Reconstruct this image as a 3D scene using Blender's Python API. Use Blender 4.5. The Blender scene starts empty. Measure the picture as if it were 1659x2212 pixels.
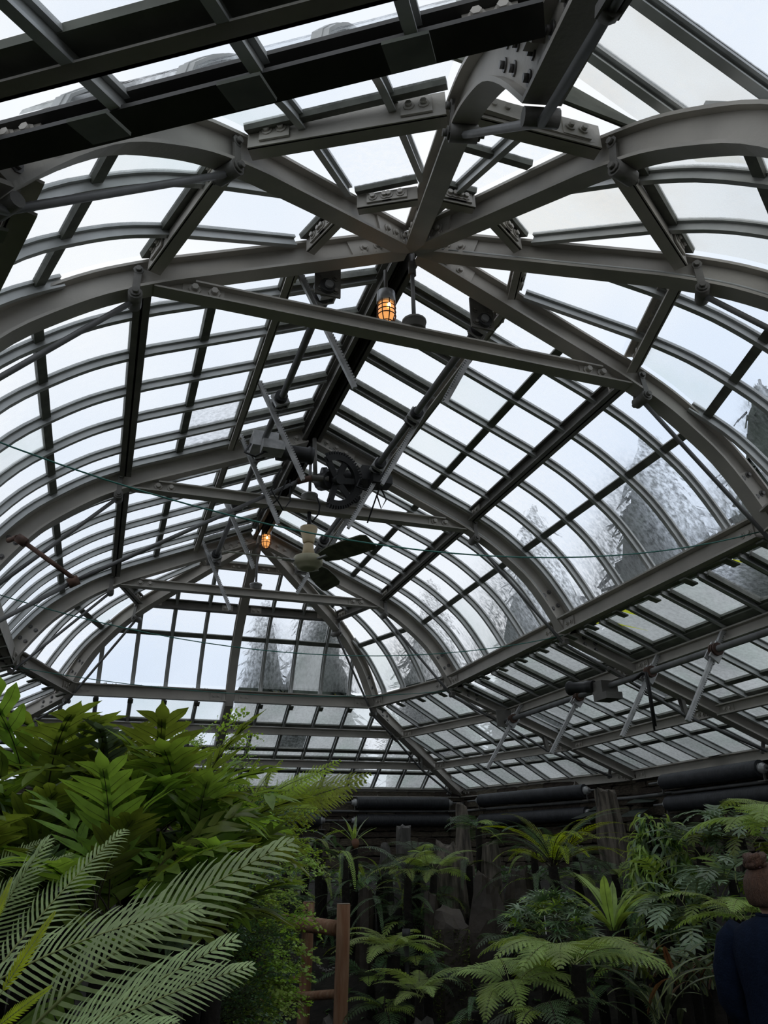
import bpy, bmesh, math, random
from mathutils import Vector, Matrix, noise
random.seed(7)
sc = bpy.context.scene
col = sc.collection
S, ZO = 1.7, 2.72            # metres per model unit, height of the knuckle plane in units
SP = 1.5787                  # truss spacing (units)
W, H = 1659.0, 2212.0

# ---------------------------------------------------------------- camera, sky, exposure
CAMP = Vector((-0.9058 * S, -2.1578 * S, (-1.7789 + ZO) * S))
CR = Vector((0.94381467, -0.33006616, -0.01643804))
CU = Vector((-0.12116918, -0.39189911, 0.91199404))
CF = Vector((0.30746042, 0.85876156, 0.40987397))
FPX = 1664.2
cd = bpy.data.cameras.new('camera'); cam = bpy.data.objects.new('camera', cd); col.objects.link(cam)
cd.sensor_fit = 'HORIZONTAL'; cd.sensor_width = 36.0; cd.lens = FPX / W * 36.0
cd.clip_start = 0.05; cd.clip_end = 300
cam.matrix_world = Matrix(((CR.x, CU.x, -CF.x, CAMP.x), (CR.y, CU.y, -CF.y, CAMP.y), (CR.z, CU.z, -CF.z, CAMP.z), (0, 0, 0, 1)))
sc.camera = cam

world = bpy.data.worlds.new('overcast sky'); sc.world = world; world.use_nodes = True
wt = world.node_tree; wt.nodes.clear()
wo = wt.nodes.new('ShaderNodeOutputWorld'); wb = wt.nodes.new('ShaderNodeBackground')
wtc = wt.nodes.new('ShaderNodeTexCoord'); wn = wt.nodes.new('ShaderNodeTexNoise'); wr = wt.nodes.new('ShaderNodeValToRGB')
wn.inputs['Scale'].default_value = 2.2; wn.inputs['Detail'].default_value = 4; wn.inputs['Roughness'].default_value = 0.5
wr.color_ramp.elements[0].position = 0.35; wr.color_ramp.elements[0].color = (0.74, 0.84, 0.99, 1)
wr.color_ramp.elements[1].position = 0.65; wr.color_ramp.elements[1].color = (0.97, 0.985, 1.0, 1)
wt.links.new(wtc.outputs['Generated'], wn.inputs['Vector']); wt.links.new(wn.outputs['Fac'], wr.inputs['Fac'])
wt.links.new(wr.outputs['Color'], wb.inputs['Color']); wb.inputs['Strength'].default_value = 0.93
wt.links.new(wb.outputs['Background'], wo.inputs['Surface'])
sc.view_settings.view_transform = 'Standard'; sc.view_settings.look = 'None'
sc.view_settings.gamma = 1.0; sc.view_settings.use_curve_mapping = False
sc.view_settings.exposure = 0.15
sc.cycles.max_bounces = 12; sc.cycles.diffuse_bounces = 4; sc.cycles.transparent_max_bounces = 40
sc.cycles.glossy_bounces = 3; sc.cycles.transmission_bounces = 8

# ---------------------------------------------------------------- materials
def mat(name, color, rough=0.6, metal=0.0, var=0.0, scale=8.0, bump=0.0, bscale=40.0, spec=0.4, col2=None, stretch=None, objvar=0.0):
    m = bpy.data.materials.new(name); m.use_nodes = True
    t = m.node_tree; b = t.nodes['Principled BSDF']
    b.inputs['Base Color'].default_value = (*color, 1); b.inputs['Roughness'].default_value = rough
    b.inputs['Metallic'].default_value = metal; b.inputs['Specular IOR Level'].default_value = spec
    tc = t.nodes.new('ShaderNodeTexCoord')
    vec = tc.outputs['Object']
    if stretch:
        mp = t.nodes.new('ShaderNodeMapping'); mp.inputs['Scale'].default_value = stretch
        t.links.new(vec, mp.inputs['Vector']); vec = mp.outputs['Vector']
    src = None
    if var > 0 or col2:
        n = t.nodes.new('ShaderNodeTexNoise'); n.inputs['Scale'].default_value = scale; n.inputs['Detail'].default_value = 5
        t.links.new(vec, n.inputs['Vector'])
        r = t.nodes.new('ShaderNodeValToRGB')
        c2 = col2 if col2 else tuple(min(1, c * (1 + var)) for c in color)
        c1 = color if col2 else tuple(c * (1 - var) for c in color)
        r.color_ramp.elements[0].position = 0.35; r.color_ramp.elements[0].color = (*c1, 1)
        r.color_ramp.elements[1].position = 0.65; r.color_ramp.elements[1].color = (*c2, 1)
        t.links.new(n.outputs['Fac'], r.inputs['Fac']); src = r.outputs['Color']
        t.links.new(src, b.inputs['Base Color'])
    if objvar > 0:
        oi = t.nodes.new('ShaderNodeObjectInfo'); hs = t.nodes.new('ShaderNodeHueSaturation')
        mr = t.nodes.new('ShaderNodeMapRange'); mr.inputs[3].default_value = 1 - objvar; mr.inputs[4].default_value = 1 + objvar
        t.links.new(oi.outputs['Random'], mr.inputs[0]); t.links.new(mr.outputs[0], hs.inputs['Value'])
        mr2 = t.nodes.new('ShaderNodeMapRange'); mr2.inputs[3].default_value = 0.5 - 0.05 * objvar; mr2.inputs[4].default_value = 0.5 + 0.05 * objvar
        t.links.new(oi.outputs['Random'], mr2.inputs[0]); t.links.new(mr2.outputs[0], hs.inputs['Hue'])
        if src: t.links.new(src, hs.inputs['Color'])
        else: hs.inputs['Color'].default_value = (*color, 1)
        t.links.new(hs.outputs['Color'], b.inputs['Base Color'])
    if bump > 0:
        n2 = t.nodes.new('ShaderNodeTexNoise'); n2.inputs['Scale'].default_value = bscale; n2.inputs['Detail'].default_value = 6
        t.links.new(vec, n2.inputs['Vector'])
        bp = t.nodes.new('ShaderNodeBump'); bp.inputs['Strength'].default_value = bump; bp.inputs['Distance'].default_value = 0.02
        t.links.new(n2.outputs['Fac'], bp.inputs['Height']); t.links.new(bp.outputs['Normal'], b.inputs['Normal'])
    return m

def leaf_mat(name, color, objvar=0.35, trans=0.35, rough=0.42, col2=None):
    m = mat(name, color, rough=rough, var=0.25, scale=9, objvar=objvar, spec=0.5, col2=col2)
    t = m.node_tree; b = t.nodes['Principled BSDF']; out = t.nodes['Material Output']
    tr = t.nodes.new('ShaderNodeBsdfTranslucent'); mx = t.nodes.new('ShaderNodeMixShader'); mx.inputs[0].default_value = trans
    lk = b.inputs['Base Color'].links
    hs = t.nodes.new('ShaderNodeHueSaturation'); hs.inputs['Saturation'].default_value = 1.15; hs.inputs['Value'].default_value = 1.5; hs.inputs['Hue'].default_value = 0.485
    t.links.new(lk[0].from_socket, hs.inputs['Color']); t.links.new(hs.outputs['Color'], tr.inputs['Color'])
    t.links.new(b.outputs[0], mx.inputs[1]); t.links.new(tr.outputs[0], mx.inputs[2]); t.links.new(mx.outputs[0], out.inputs['Surface'])
    return m

def glass_mat(name, haze, tint, stain=None, ior=1.10, drops=(0.25, 1.0)):
    """old wet greenhouse glass: part clear, part rough refraction, part milky film, in droplets and streaks"""
    m = bpy.data.materials.new(name); m.use_nodes = True; t = m.node_tree; t.nodes.clear()
    N = t.nodes.new; L = t.links.new
    out = N('ShaderNodeOutputMaterial'); tc = N('ShaderNodeTexCoord')
    mp = N('ShaderNodeMapping'); mp.inputs['Scale'].default_value = (30, 30, 9); L(tc.outputs['Object'], mp.inputs['Vector'])
    n1 = N('ShaderNodeTexNoise'); n1.inputs['Scale'].default_value = 1.0; n1.inputs['Detail'].default_value = 6; n1.inputs['Roughness'].default_value = 0.65
    L(mp.outputs[0], n1.inputs['Vector'])
    n2 = N('ShaderNodeTexNoise'); n2.inputs['Scale'].default_value = 1.3; n2.inputs['Detail'].default_value = 2; L(tc.outputs['Object'], n2.inputs['Vector'])
    oi = N('ShaderNodeObjectInfo')
    a = N('ShaderNodeMath'); a.operation = 'MULTIPLY_ADD'; L(n1.outputs['Fac'], a.inputs[0]); a.inputs[1].default_value = 0.9; L(n2.outputs['Fac'], a.inputs[2])
    a2 = N('ShaderNodeMath'); a2.operation = 'MULTIPLY_ADD'; L(oi.outputs['Random'], a2.inputs[0]); a2.inputs[1].default_value = 0.25; L(a.outputs[0], a2.inputs[2])
    mr = N('ShaderNodeMapRange'); mr.inputs[1].default_value = 0.75; mr.inputs[2].default_value = 1.45
    mr.inputs[3].default_value = haze[0]; mr.inputs[4].default_value = haze[1]; L(a2.outputs[0], mr.inputs[0])
    trn = N('ShaderNodeBsdfTransparent'); trn.inputs['Color'].default_value = (*tint, 1)
    rf = N('ShaderNodeBsdfRefraction'); rf.inputs['IOR'].default_value = ior; rf.inputs['Roughness'].default_value = 0.55; rf.inputs['Color'].default_value = (*tint, 1)
    drop = N('ShaderNodeMapRange'); drop.inputs[1].default_value = 0.38; drop.inputs[2].default_value = 0.62; drop.inputs[3].default_value = drops[0]; drop.inputs[4].default_value = drops[1]
    mx0 = N('ShaderNodeMixShader'); mx0.inputs[0].default_value = 0.6; L(n1.outputs['Fac'], drop.inputs[0]); L(drop.outputs[0], mx0.inputs[0]); L(trn.outputs[0], mx0.inputs[1]); L(rf.outputs[0], mx0.inputs[2])
    tl = N('ShaderNodeBsdfTranslucent'); tl.inputs['Color'].default_value = (0.9, 0.92, 0.93, 1)
    if stain:
        n3 = N('ShaderNodeTexNoise'); n3.inputs['Scale'].default_value = 2.0; n3.inputs['Detail'].default_value = 4; L(tc.outputs['Object'], n3.inputs['Vector'])
        rp = N('ShaderNodeValToRGB'); rp.color_ramp.elements[0].position = 0.45; rp.color_ramp.elements[0].color = (0.9, 0.92, 0.9, 1)
        rp.color_ramp.elements[1].position = 0.7; rp.color_ramp.elements[1].color = (*stain, 1)
        L(n3.outputs['Fac'], rp.inputs['Fac']); L(rp.outputs['Color'], tl.inputs['Color'])
    mx = N('ShaderNodeMixShader'); L(mr.outputs[0], mx.inputs[0]); L(mx0.outputs[0], mx.inputs[1]); L(tl.outputs[0], mx.inputs[2])
    gl = N('ShaderNodeBsdfGlossy'); gl.inputs['Roughness'].default_value = 0.25
    mx2 = N('ShaderNodeMixShader'); mx2.inputs[0].default_value = 0.03; L(mx.outputs[0], mx2.inputs[1]); L(gl.outputs[0], mx2.inputs[2])
    L(mx2.outputs[0], out.inputs['Surface'])
    return m

M = {}
M['steel'] = mat('warm grey painted steel', (0.41, 0.385, 0.345), rough=0.5, var=0.12, scale=3.0, bump=0.08, bscale=60, spec=0.35)
M['steel_dark'] = mat('dark weathered steel', (0.15, 0.143, 0.13), rough=0.55, var=0.2, scale=5.0, bump=0.1, bscale=60)
M['bolt'] = mat('bolt steel', (0.14, 0.135, 0.13), rough=0.45, metal=0.3, var=0.2, scale=30)
M['alu'] = mat('dull aluminium glazing bar', (0.42, 0.43, 0.42), rough=0.42, metal=0.25, var=0.12, scale=6, bump=0.05)
M['muntin'] = mat('dark glazing strip', (0.12, 0.125, 0.105), rough=0.6, var=0.25, scale=12)
M['galv'] = mat('galvanised rack steel', (0.42, 0.42, 0.42), rough=0.4, metal=0.3, var=0.2, scale=14)
M['pipe'] = mat('dark pipe', (0.16, 0.16, 0.16), rough=0.5, metal=0.2, var=0.2, scale=6)
M['black'] = mat('black machine paint', (0.022, 0.022, 0.023), rough=0.5, var=0.3, scale=12)
M['board'] = mat('greenish grey sheet', (0.17, 0.18, 0.15), rough=0.65, var=0.3, scale=5)
M['glass'] = glass_mat('wet roof glass', (0.02, 0.16), (0.98, 0.99, 1.0))
M['glass_fog'] = glass_mat('fogged roof glass', (0.34, 0.62), (0.94, 0.97, 0.98), stain=(0.74, 0.82, 0.76), ior=1.03, drops=(0.1, 0.6))
M['glass_clear'] = glass_mat('clearer roof glass', (0.01, 0.16), (0.97, 0.985, 1.0), ior=1.02, drops=(0.1, 0.5))
M['glass_cream'] = glass_mat('cream fogged roof glass', (0.35, 0.6), (0.93, 0.90, 0.84), stain=(0.75, 0.70, 0.62))
M['heater'] = mat('black heater fins', (0.045, 0.047, 0.052), rough=0.5, var=0.2, scale=12)
M['beam_black'] = mat('near black painted beam', (0.05, 0.049, 0.047), rough=0.6, var=0.25, scale=6)
M['moss'] = mat('yellow green moss', (0.20, 0.19, 0.02), rough=0.95, var=0.5, scale=30, bump=0.6, bscale=80)
M['green_wire'] = mat('green plastic wire', (0.03, 0.16, 0.13), rough=0.5)
M['cable'] = mat('black cable', (0.012, 0.012, 0.012), rough=0.55)
M['cream'] = mat('cream fan plastic', (0.62, 0.50, 0.32), rough=0.45, var=0.08, scale=8)
M['cream_green'] = mat('aged cream motor housing', (0.40, 0.38, 0.26), rough=0.45, var=0.1, scale=8)
M['blade'] = mat('mouldy olive fan blade', (0.07, 0.075, 0.045), rough=0.6, var=0.4, scale=10)
M['rust'] = mat('rusty brown fitting', (0.10, 0.055, 0.04), rough=0.7, var=0.4, scale=12)

# ---------------------------------------------------------------- mesh building
def U(x, y, z): return Vector((x * S, y * S, (z + ZO) * S))
def rootloc(p):
    l = Vector((0, 0, 0))
    while p: l += p.location; p = p.parent
    return l
class MB:
    def __init__(s, unit=True): s.v = []; s.f = []; s.unit = unit; s.sm = set()
    def add(s, vs, fs, smooth=False):
        b = len(s.v); s.v += [Vector(p) for p in vs]
        for f in fs:
            if smooth: s.sm.add(len(s.f))
            s.f.append([b + i for i in f])
    def sweep(s, path, side, up, rects):
        """rects (a0,a1,u0,u1) swept along path; side, up: one vector or one per point"""
        n = len(path); path = [Vector(p) for p in path]
        sd = [Vector(q) for q in side] if isinstance(side, list) else [Vector(side)] * n
        u = [Vector(q) for q in up] if isinstance(up, list) else [Vector(up)] * n
        for a0, a1, u0, u1 in rects:
            vs = []; fs = []
            for i, p in enumerate(path):
                for a, w in ((a0, u0), (a1, u0), (a1, u1), (a0, u1)): vs.append(p + sd[i] * a + u[i] * w)
            for i in range(n - 1):
                for k in range(4):
                    k2 = (k + 1) % 4; fs.append((4 * i + k, 4 * i + k2, 4 * i + 4 + k2, 4 * i + 4 + k))
            fs.append((3, 2, 1, 0)); e = 4 * (n - 1); fs.append((e, e + 1, e + 2, e + 3))
            s.add(vs, fs)
        return s
    def beam(s, p0, p1, up, rects):
        p0 = Vector(p0); p1 = Vector(p1); t = (p1 - p0).normalized(); sd = t.cross(Vector(up)).normalized(); u = sd.cross(t).normalized()
        return s.sweep([p0, p1], sd, u, rects)
    def tube(s, path, r, n=8, caps=True):
        path = [Vector(p) for p in path]; rs = r if isinstance(r, list) else [r] * len(path)
        vs = []; fs = []; m = len(path); ref = None
        for i, p in enumerate(path):
            t = (path[min(i + 1, m - 1)] - path[max(i - 1, 0)]).normalized()
            if ref is None: ref = Vector((0, 0, 1)) if abs(t.z) < 0.9 else Vector((1, 0, 0))
            a = t.cross(ref).normalized(); b = a.cross(t).normalized(); ref = b
            for k in range(n):
                th = 2 * math.pi * k / n; vs.append(p + (a * math.cos(th) + b * math.sin(th)) * rs[i])
        for i in range(m - 1):
            for k in range(n):
                k2 = (k + 1) % n; fs.append((i * n + k, i * n + k2, (i + 1) * n + k2, (i + 1) * n + k))
        s.add(vs, fs, True)
        if caps:
            b = len(s.v) - len(vs); s.f.append([b + k for k in range(n)][::-1]); s.f.append([b + (m - 1) * n + k for k in range(n)])
        return s
    def cyl(s, p0, p1, r, n=10): return s.tube([p0, p1], r, n)
    def bolt(s, p, d, r=0.011, h=0.012):
        p = Vector(p); d = Vector(d).normalized()
        s.tube([p, p + d * h * 0.3], r * 1.7, 8); s.tube([p + d * h * 0.3, p + d * h], r, 6); return s
    def build(s, name, m, parent=None, shade=None):
        base = rootloc(parent) if parent else Vector((0, 0, 0))
        vs = [(U(*p) if s.unit else p) - base for p in s.v]
        me = bpy.data.meshes.new(name); me.from_pydata(vs, [], s.f); me.validate()
        if len(me.polygons) == len(s.f):
            for i in s.sm: me.polygons[i].use_smooth = True
        me.materials.append(m if not isinstance(m, str) else M[m])
        o = bpy.data.objects.new(name, me); col.objects.link(o)
        if parent: o.parent = parent
        return o
def tag(o, label=None, cat=None, group=None, kind=None):
    if label: o['label'] = label
    if cat: o['category'] = cat
    if group: o['group'] = group
    if kind: o['kind'] = kind
    return o
def empty(name, loc, label=None, cat=None, group=None, kind=None):
    o = bpy.data.objects.new(name, None); col.objects.link(o); o.location = loc; o.empty_display_size = 0.1
    return tag(o, label, cat, group, kind)
def eu(name, p, *a, **k): return empty(name, U(*p), *a, **k)
def dup(root, loc, rotz=0.0, label=None, scale=1.0):
    r = root.copy(); col.objects.link(r); r.location = loc; r.rotation_euler = (0, 0, rotz); r.scale = (scale,) * 3
    if label: r['label'] = label
    for ch in list(root.children):
        c = ch.copy(); col.objects.link(c); c.parent = r
        for g in list(ch.children):
            d = g.copy(); col.objects.link(d); d.parent = c
    return r
def ray(px, py): return (CR * ((px - W / 2) / FPX) - CU * ((py - H / 2) / FPX) + CF)
def at(px, py, depth): return CAMP + ray(px, py) * depth        # the point of the place seen at a pixel, at a depth in metres
# ---------------------------------------------------------------- roof profile (radius, height) in units
def lerp(a, b, t): return a + (b - a) * t
def catmull(P, per=4):
    out = []
    for i in range(len(P) - 1):
        p0 = P[max(i - 1, 0)]; p1 = P[i]; p2 = P[i + 1]; p3 = P[min(i + 2, len(P) - 1)]
        for k in range(per):
            t = k / per
            out.append(tuple(0.5 * ((2 * p1[j]) + (-p0[j] + p2[j]) * t + (2 * p0[j] - 5 * p1[j] + 4 * p2[j] - p3[j]) * t * t + (-p0[j] + 3 * p1[j] - 3 * p2[j] + p3[j]) * t ** 3) for j in (0, 1)))
    out.append(P[-1]); return out
ARC = catmull([(0.86, -0.012), (0.95, -0.058), (1.07, -0.127), (1.19, -0.218), (1.31, -0.328), (1.42, -0.478), (1.524, -0.656)], 3)
PB = [(0.02, 0.364), (0.44, 0.176)] + ARC           # underside of the upper ribs
PL = [(1.524, -0.656), (2.4, -1.008), (3.06, -1.274)] # underside of the lower ribs
def normals(P):
    out = []
    for i in range(len(P)):
        a = P[max(i - 1, 0)]; b = P[min(i + 1, len(P) - 1)]; l = math.hypot(b[0] - a[0], b[1] - a[1]); out.append((-(b[1] - a[1]) / l, (b[0] - a[0]) / l))
    return out
def offset(P, d): return [(p[0] + n[0] * d, p[1] + n[1] * d) for p, n in zip(P, normals(P))]
def cut(P, r0, r1):
    """part of the profile between two radii"""
    def at_r(r):
        for a, b in zip(P[:-1], P[1:]):
            if a[0] <= r <= b[0] + 1e-9:
                t = (r - a[0]) / (b[0] - a[0]); return (r, lerp(a[1], b[1], t))
        return P[-1] if r > P[-1][0] else P[0]
    return [at_r(r0)] + [p for p in P if r0 + 1e-4 < p[0] < r1 - 1e-4] + [at_r(r1)]
GU = offset(PB, 0.118)                              # upper glass line
GU = [p for p in GU if p[1] > -0.52]; GU.append((GU[-1][0] + 0.012, -0.535))
RE = GU[-1][0]
GL = offset([(1.56, -0.6706), (3.10, -1.29)], 0.085)  # lower glass line
RL = 3.06
R_VENT, R_M1, R_M2, R_M3 = 0.455, 0.72, 0.985, 1.285
R_P1, R_MA, R_P2, R_MB = 1.955, 2.37, 2.50, 2.745

TH = math.radians(38)
def dirv(az): return Vector((math.cos(az), math.sin(az), 0))
# rib: name key, azimuth, apex y, radial scale
RIBS = {'T0L': (math.pi, 0, 1), 'T0R': (0, 0, 1), 'T1L': (math.pi, SP, 1), 'T1R': (0, SP, 1), 'T2L': (math.pi, 2 * SP, 1), 'T2R': (0, 2 * SP, 1),
        'HL': (math.pi - TH, 2 * SP, 1.01), 'HR': (TH, 2 * SP, 1.01), 'CF': (math.pi / 2, 2 * SP, math.sin(TH) * 1.01),
        'NE': (-TH, 0, 1), 'ND': (-2 * TH, 0, 0.985), 'NC': (-math.pi + 2 * TH, 0, 0.96), 'NB': (-math.pi + TH, 0, 1)}
RIBLAB = {'T0L': 'arched grey steel rib sweeping left from the nearest ridge hub, first truss with tie beam',
 'T0R': 'arched grey steel rib curving down right from nearest ridge hub, carrying the first tie beam',
 'T1L': 'left arched steel rib of the middle truss, passing the black left vent motor',
 'T1R': 'right arched steel rib of the middle truss, behind the half gear wheel',
 'T2L': 'left arched steel rib of the farthest truss, meeting the lamp at the far ridge end',
 'T2R': 'right arched steel rib of the farthest truss, just behind the ceiling fan',
 'HL': 'left hip rib of the far glazed end, curving down behind the left ferns',
 'HR': 'right hip rib of the far glazed end, running down to the stone wall',
 'CF': 'straight dark centre rib of the flat far glazed end',
 'NE': 'near arched rib running right from the nearest hub to the right picture edge',
 'ND': 'near arched rib rising to the upper right corner from the nearest hub',
 'NC': 'near rib seen end on at the top, hooked arch above the nearest hub',
 'NB': 'near arched rib rising to the upper left from the nearest hub'}
def rp(key, r, z, w=0.0):
    az, ay, sc_ = RIBS[key]; d = dirv(az); sd = Vector((-d.y, d.x, 0))
    return Vector((0, ay, z)) + d * (r * sc_) + sd * w
IB = lambda w, d, t=0.010: [(-w / 2, w / 2, 0, t), (-t / 2, t / 2, t, d - t), (-w / 2, w / 2, d - t, d)]
FW, DP = 0.066, 0.098
ribs = {}
for key in RIBS:
    az, ay, sc_ = RIBS[key]; d = dirv(az); sd = Vector((-d.y, d.x, 0))
    root = eu('roof_rib', rp(key, 1.524, -0.656), RIBLAB[key], 'roof rib', 'arched steel ribs of the glass roof'); ribs[key] = root
    nn = normals(PB); path = [rp(key, p[0], p[1]) for p in PB]; ups = [d * (n[0] * sc_) + Vector((0, 0, n[1])) for n in nn]
    MB().sweep(path, sd, ups, IB(FW, DP)).build('arched_rafter', 'steel', root)
    lo = key not in ('ND',)
    nl = normals(PL)[0]; upl = d * nl[0] + Vector((0, 0, nl[1]))
    if lo:
        pl = [rp(key, p[0], p[1]) for p in PL]
        MB().sweep(pl, sd, upl, IB(FW, DP)).build('lower_rafter', 'steel', root)
    # splice plates with bolts at the eaves knee
    for s_ in (-1, 1):
        m = MB(); o1 = s_ * 0.006; 
        a = cut(offset(PB, 0.008), 1.37, 1.52); b = offset(PB, DP - 0.006); b = cut(b, 1.45, 1.615)
        q0 = [rp(key, *a[0], o1), rp(key, *a[-1], o1), rp(key, 1.60, -0.607, o1), rp(key, *b[0], o1)]
        q1 = [p + sd * (s_ * 0.006) for p in q0]
        m.add(q0 + q1, [(3, 2, 1, 0), (4, 5, 6, 7), (0, 1, 5, 4), (1, 2, 6, 5), (2, 3, 7, 6), (3, 0, 4, 7)])
        if lo:
            q0 = [rp(key, 1.535, -0.650, o1), rp(key, 1.72, -0.724, o1), rp(key, 1.75, -0.645, o1), rp(key, 1.575, -0.575, o1)]
            q1 = [p + sd * (s_ * 0.006) for p in q0]
            m.add(q0 + q1, [(3, 2, 1, 0), (4, 5, 6, 7), (0, 1, 5, 4), (1, 2, 6, 5), (2, 3, 7, 6), (3, 0, 4, 7)])
        pl_ = m.build('splice_plate', 'steel', root)
        mb = MB()
        for t in (0.12, 0.45, 0.78):
            pa = cut(offset(PB, 0.03), 1.40, 1.53); pb_ = cut(offset(PB, 0.07), 1.435, 1.57)
            for P_ in (pa, pb_):
                i = int(t * (len(P_) - 1)); f_ = t * (len(P_) - 1) - i
                i2 = min(i + 1, len(P_) - 1); r_, z_ = lerp(P_[i][0], P_[i2][0], f_), lerp(P_[i][1], P_[i2][1], f_)
                mb.bolt(rp(key, r_, z_, s_ * 0.012), sd * s_, 0.008, 0.012)
        if lo:
            for r_ in (1.64, 1.71):
                for dz in (0.028, 0.066):
                    mb.bolt(rp(key, r_, -0.656 - (r_ - 1.524) * 0.403 + dz, s_ * 0.012), sd * s_, 0.008, 0.012)
        tag(mb.build('bolts', 'bolt', pl_), kind='stuff')
    # knuckle link at the break of slope and the tension rod to the knee
    if key not in ('CF',):
        for s_ in (-1, 1):
            m = MB(); m.beam(rp(key, 0.985, 0.012, s_ * 0.020), rp(key, 0.985, -0.112, s_ * 0.036), sd, [(-0.012, 0.012, -0.004, 0.004)])
            m.bolt(rp(key, 0.985, 0.0, s_ * 0.024), sd * s_, 0.010, 0.016); m.bolt(rp(key, 0.985, -0.1, s_ * 0.038), sd * s_, 0.010, 0.016)
            m.build('link_plate', 'steel_dark', root)
        MB().cyl(rp(key, 0.985, -0.10, -0.036), rp(key, 0.985, -0.10, 0.036), 0.023, 12).build('knuckle', 'steel_dark', root)
        if lo:
            kn = rp(key, 0.985, -0.105); ee = rp(key, 1.515, -0.685)
            pts = [kn.lerp(ee, t) for t in (0, .25, .5, .75, 1)]
            MB().tube(pts + [rp(key, 1.9, -0.86), rp(key, 2.28, -1.055), rp(key, 2.82, -1.235)], 0.0095, 6).build('tension_rod', 'pipe', root)
            MB().cyl(rp(key, 1.512, -0.672, -0.03), rp(key, 1.512, -0.672, 0.03), 0.016, 10).build('rod_saddle', 'steel_dark', root)
            m = MB(); tb0 = rp(key, 1.78, -0.803); tb1 = rp(key, 1.88, -0.850)
            m.beam(tb0, tb1, (0, 0, 1), [(-0.016, -0.008, -0.008, 0.008), (0.008, 0.016, -0.008, 0.008)]); m.cyl(tb0, tb0.lerp(tb1, .18), 0.016, 8); m.cyl(tb1.lerp(tb0, .18), tb1, 0.016, 8)
            m.build('turnbuckle', 'steel_dark', root)
            m = MB()
            for s_ in (-1, 1): m.beam(rp(key, 2.26, -0.945, s_ * 0.016), rp(key, 2.28, -1.06, s_ * 0.008), sd, [(-0.012, 0.012, -0.003, 0.003)])
            m.build('strut', 'steel_dark', root)
            m = MB(); m.beam(rp(key, 2.84, -1.15, 0.02), rp(key, 2.81, -1.245, 0.028), sd, [(-0.012, 0.012, -0.004, 0.004)]); m.bolt(rp(key, 2.84, -1.155, 0.022), sd, 0.008, 0.014); m.bolt(rp(key, 2.815, -1.235, 0.03), sd, 0.008, 0.014)
            m.build('rod_clevis', 'steel_dark', root)
# hub plates where the ribs meet
for ay, lab in ((0, 'bolted steel hub plate at the nearest meeting of ribs under the ridge'), (SP, 'bolted ridge joint plates of the middle truss'), (2 * SP, 'bolted ridge joint plates of the farthest truss behind the cage lamp')):
    root = eu('hub_plate', (0, ay, 0.40), lab, 'steel joint', 'ridge joints')
    keys = [k for k in RIBS if RIBS[k][1] == ay]
    for k in keys:
        if k in ('CF',): continue
        az = RIBS[k][0]; d = dirv(az); sd = Vector((-d.y, d.x, 0))
        nn = normals(PB)[0]
        for s_ in (-1, 1):
            m = MB(); p0 = rp(k, 0.05, 0.371, s_ * 0.009); p1 = rp(k, 0.24, 0.2862, s_ * 0.009)
            m.beam(p0, p1, (0, 0, 1), [(-0.004, 0.004, 0.0, 0.07)])
            for r_ in (0.09, 0.145, 0.20):
                for dz in (0.02, 0.052): m.bolt(rp(k, r_, 0.373 - r_ * 0.4476 + dz, s_ * 0.014), sd * s_, 0.010, 0.014)
            m.build('joint_plate', 'steel', root)
# tie beams
for i, lab in enumerate(('straight steel tie beam of the nearest truss, below the first cage lamp', 'straight steel tie beam of the middle truss, below the half gear wheel', 'straight steel tie beam of the farthest truss, behind the fan blades')):
    y = i * SP; root = eu('tie_beam', (0, y, -0.05), lab, 'tie beam', 'tie beams of the trusses')
    MB().sweep([(-0.93, y, -0.052), (0.93, y, -0.052)], (0, 1, 0), (0, 0, 1), [(-0.028, 0.028, 0, 0.007), (-0.004, 0.004, 0.007, 0.058)]).build('web_and_flange', 'steel', root)
    MB().sweep([(-0.80, y, 0.0), (0.80, y, 0.0)], (0, 1, 0), (0, 0, 1), [(-0.028, 0.028, 0, 0.007)]).build('top_flange', 'steel', root)
    for sx in (-1, 1):
        for s_ in (-1, 1):
            m = MB(); m.sweep([(sx * 0.70, y + s_ * 0.004, -0.04), (sx * 0.84, y + s_ * 0.004, -0.04)], (0, s_, 0), (0, 0, 1), [(0, 0.005, 0, 0.04)]) 
            for x in (0.735, 0.80): m.bolt((sx * x, y + s_ * 0.009, -0.02), (0, s_, 0), 0.012, 0.022)
            m.build('gusset', 'steel', root)
# ---------------------------------------------------------------- ridge, purlins, ring beams
CH = lambda h, w, t=0.008: [(-t / 2, t / 2, 0, h), (-w, 0, 0, t), (-w, 0, h - t, h)]
def member(name, p0, p1, rects, label, cat, group, m='steel', up=(0, 0, 1), endplates=True):
    p0 = Vector(p0); p1 = Vector(p1); mid = (p0 + p1) / 2
    root = eu(name, mid, label, cat, group)
    MB().beam(p0, p1, up, rects).build('section', m, root)
    if endplates:
        t = (p1 - p0).normalized(); sd = t.cross(Vector(up)).normalized(); u = sd.cross(t)
        hi = max(r[3] for r in rects); lo_ = min(r[2] for r in rects)
        for e, s_ in ((p0, 1), (p1, -1)):
            mm = MB(); q = e + t * (s_ * 0.035)
            for k in (-1, 1):
                mm.sweep([q, q + t * (s_ * 0.085)], sd, u, [(k * 0.006, k * 0.012, lerp(lo_, hi, 0.15), lerp(lo_, hi, 0.85))])
                for a in (0.022, 0.062): mm.bolt(q + t * (s_ * a) + sd * (k * 0.012) + u * lerp(lo_, hi, 0.5), sd * k, 0.009, 0.013)
            mm.build('end_cleat', 'steel', root)
    return root
root = eu('ridge_beam', (0, SP, 0.45), 'dark double channel ridge beam running from nearest hub to far hip end', 'ridge beam')
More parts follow.
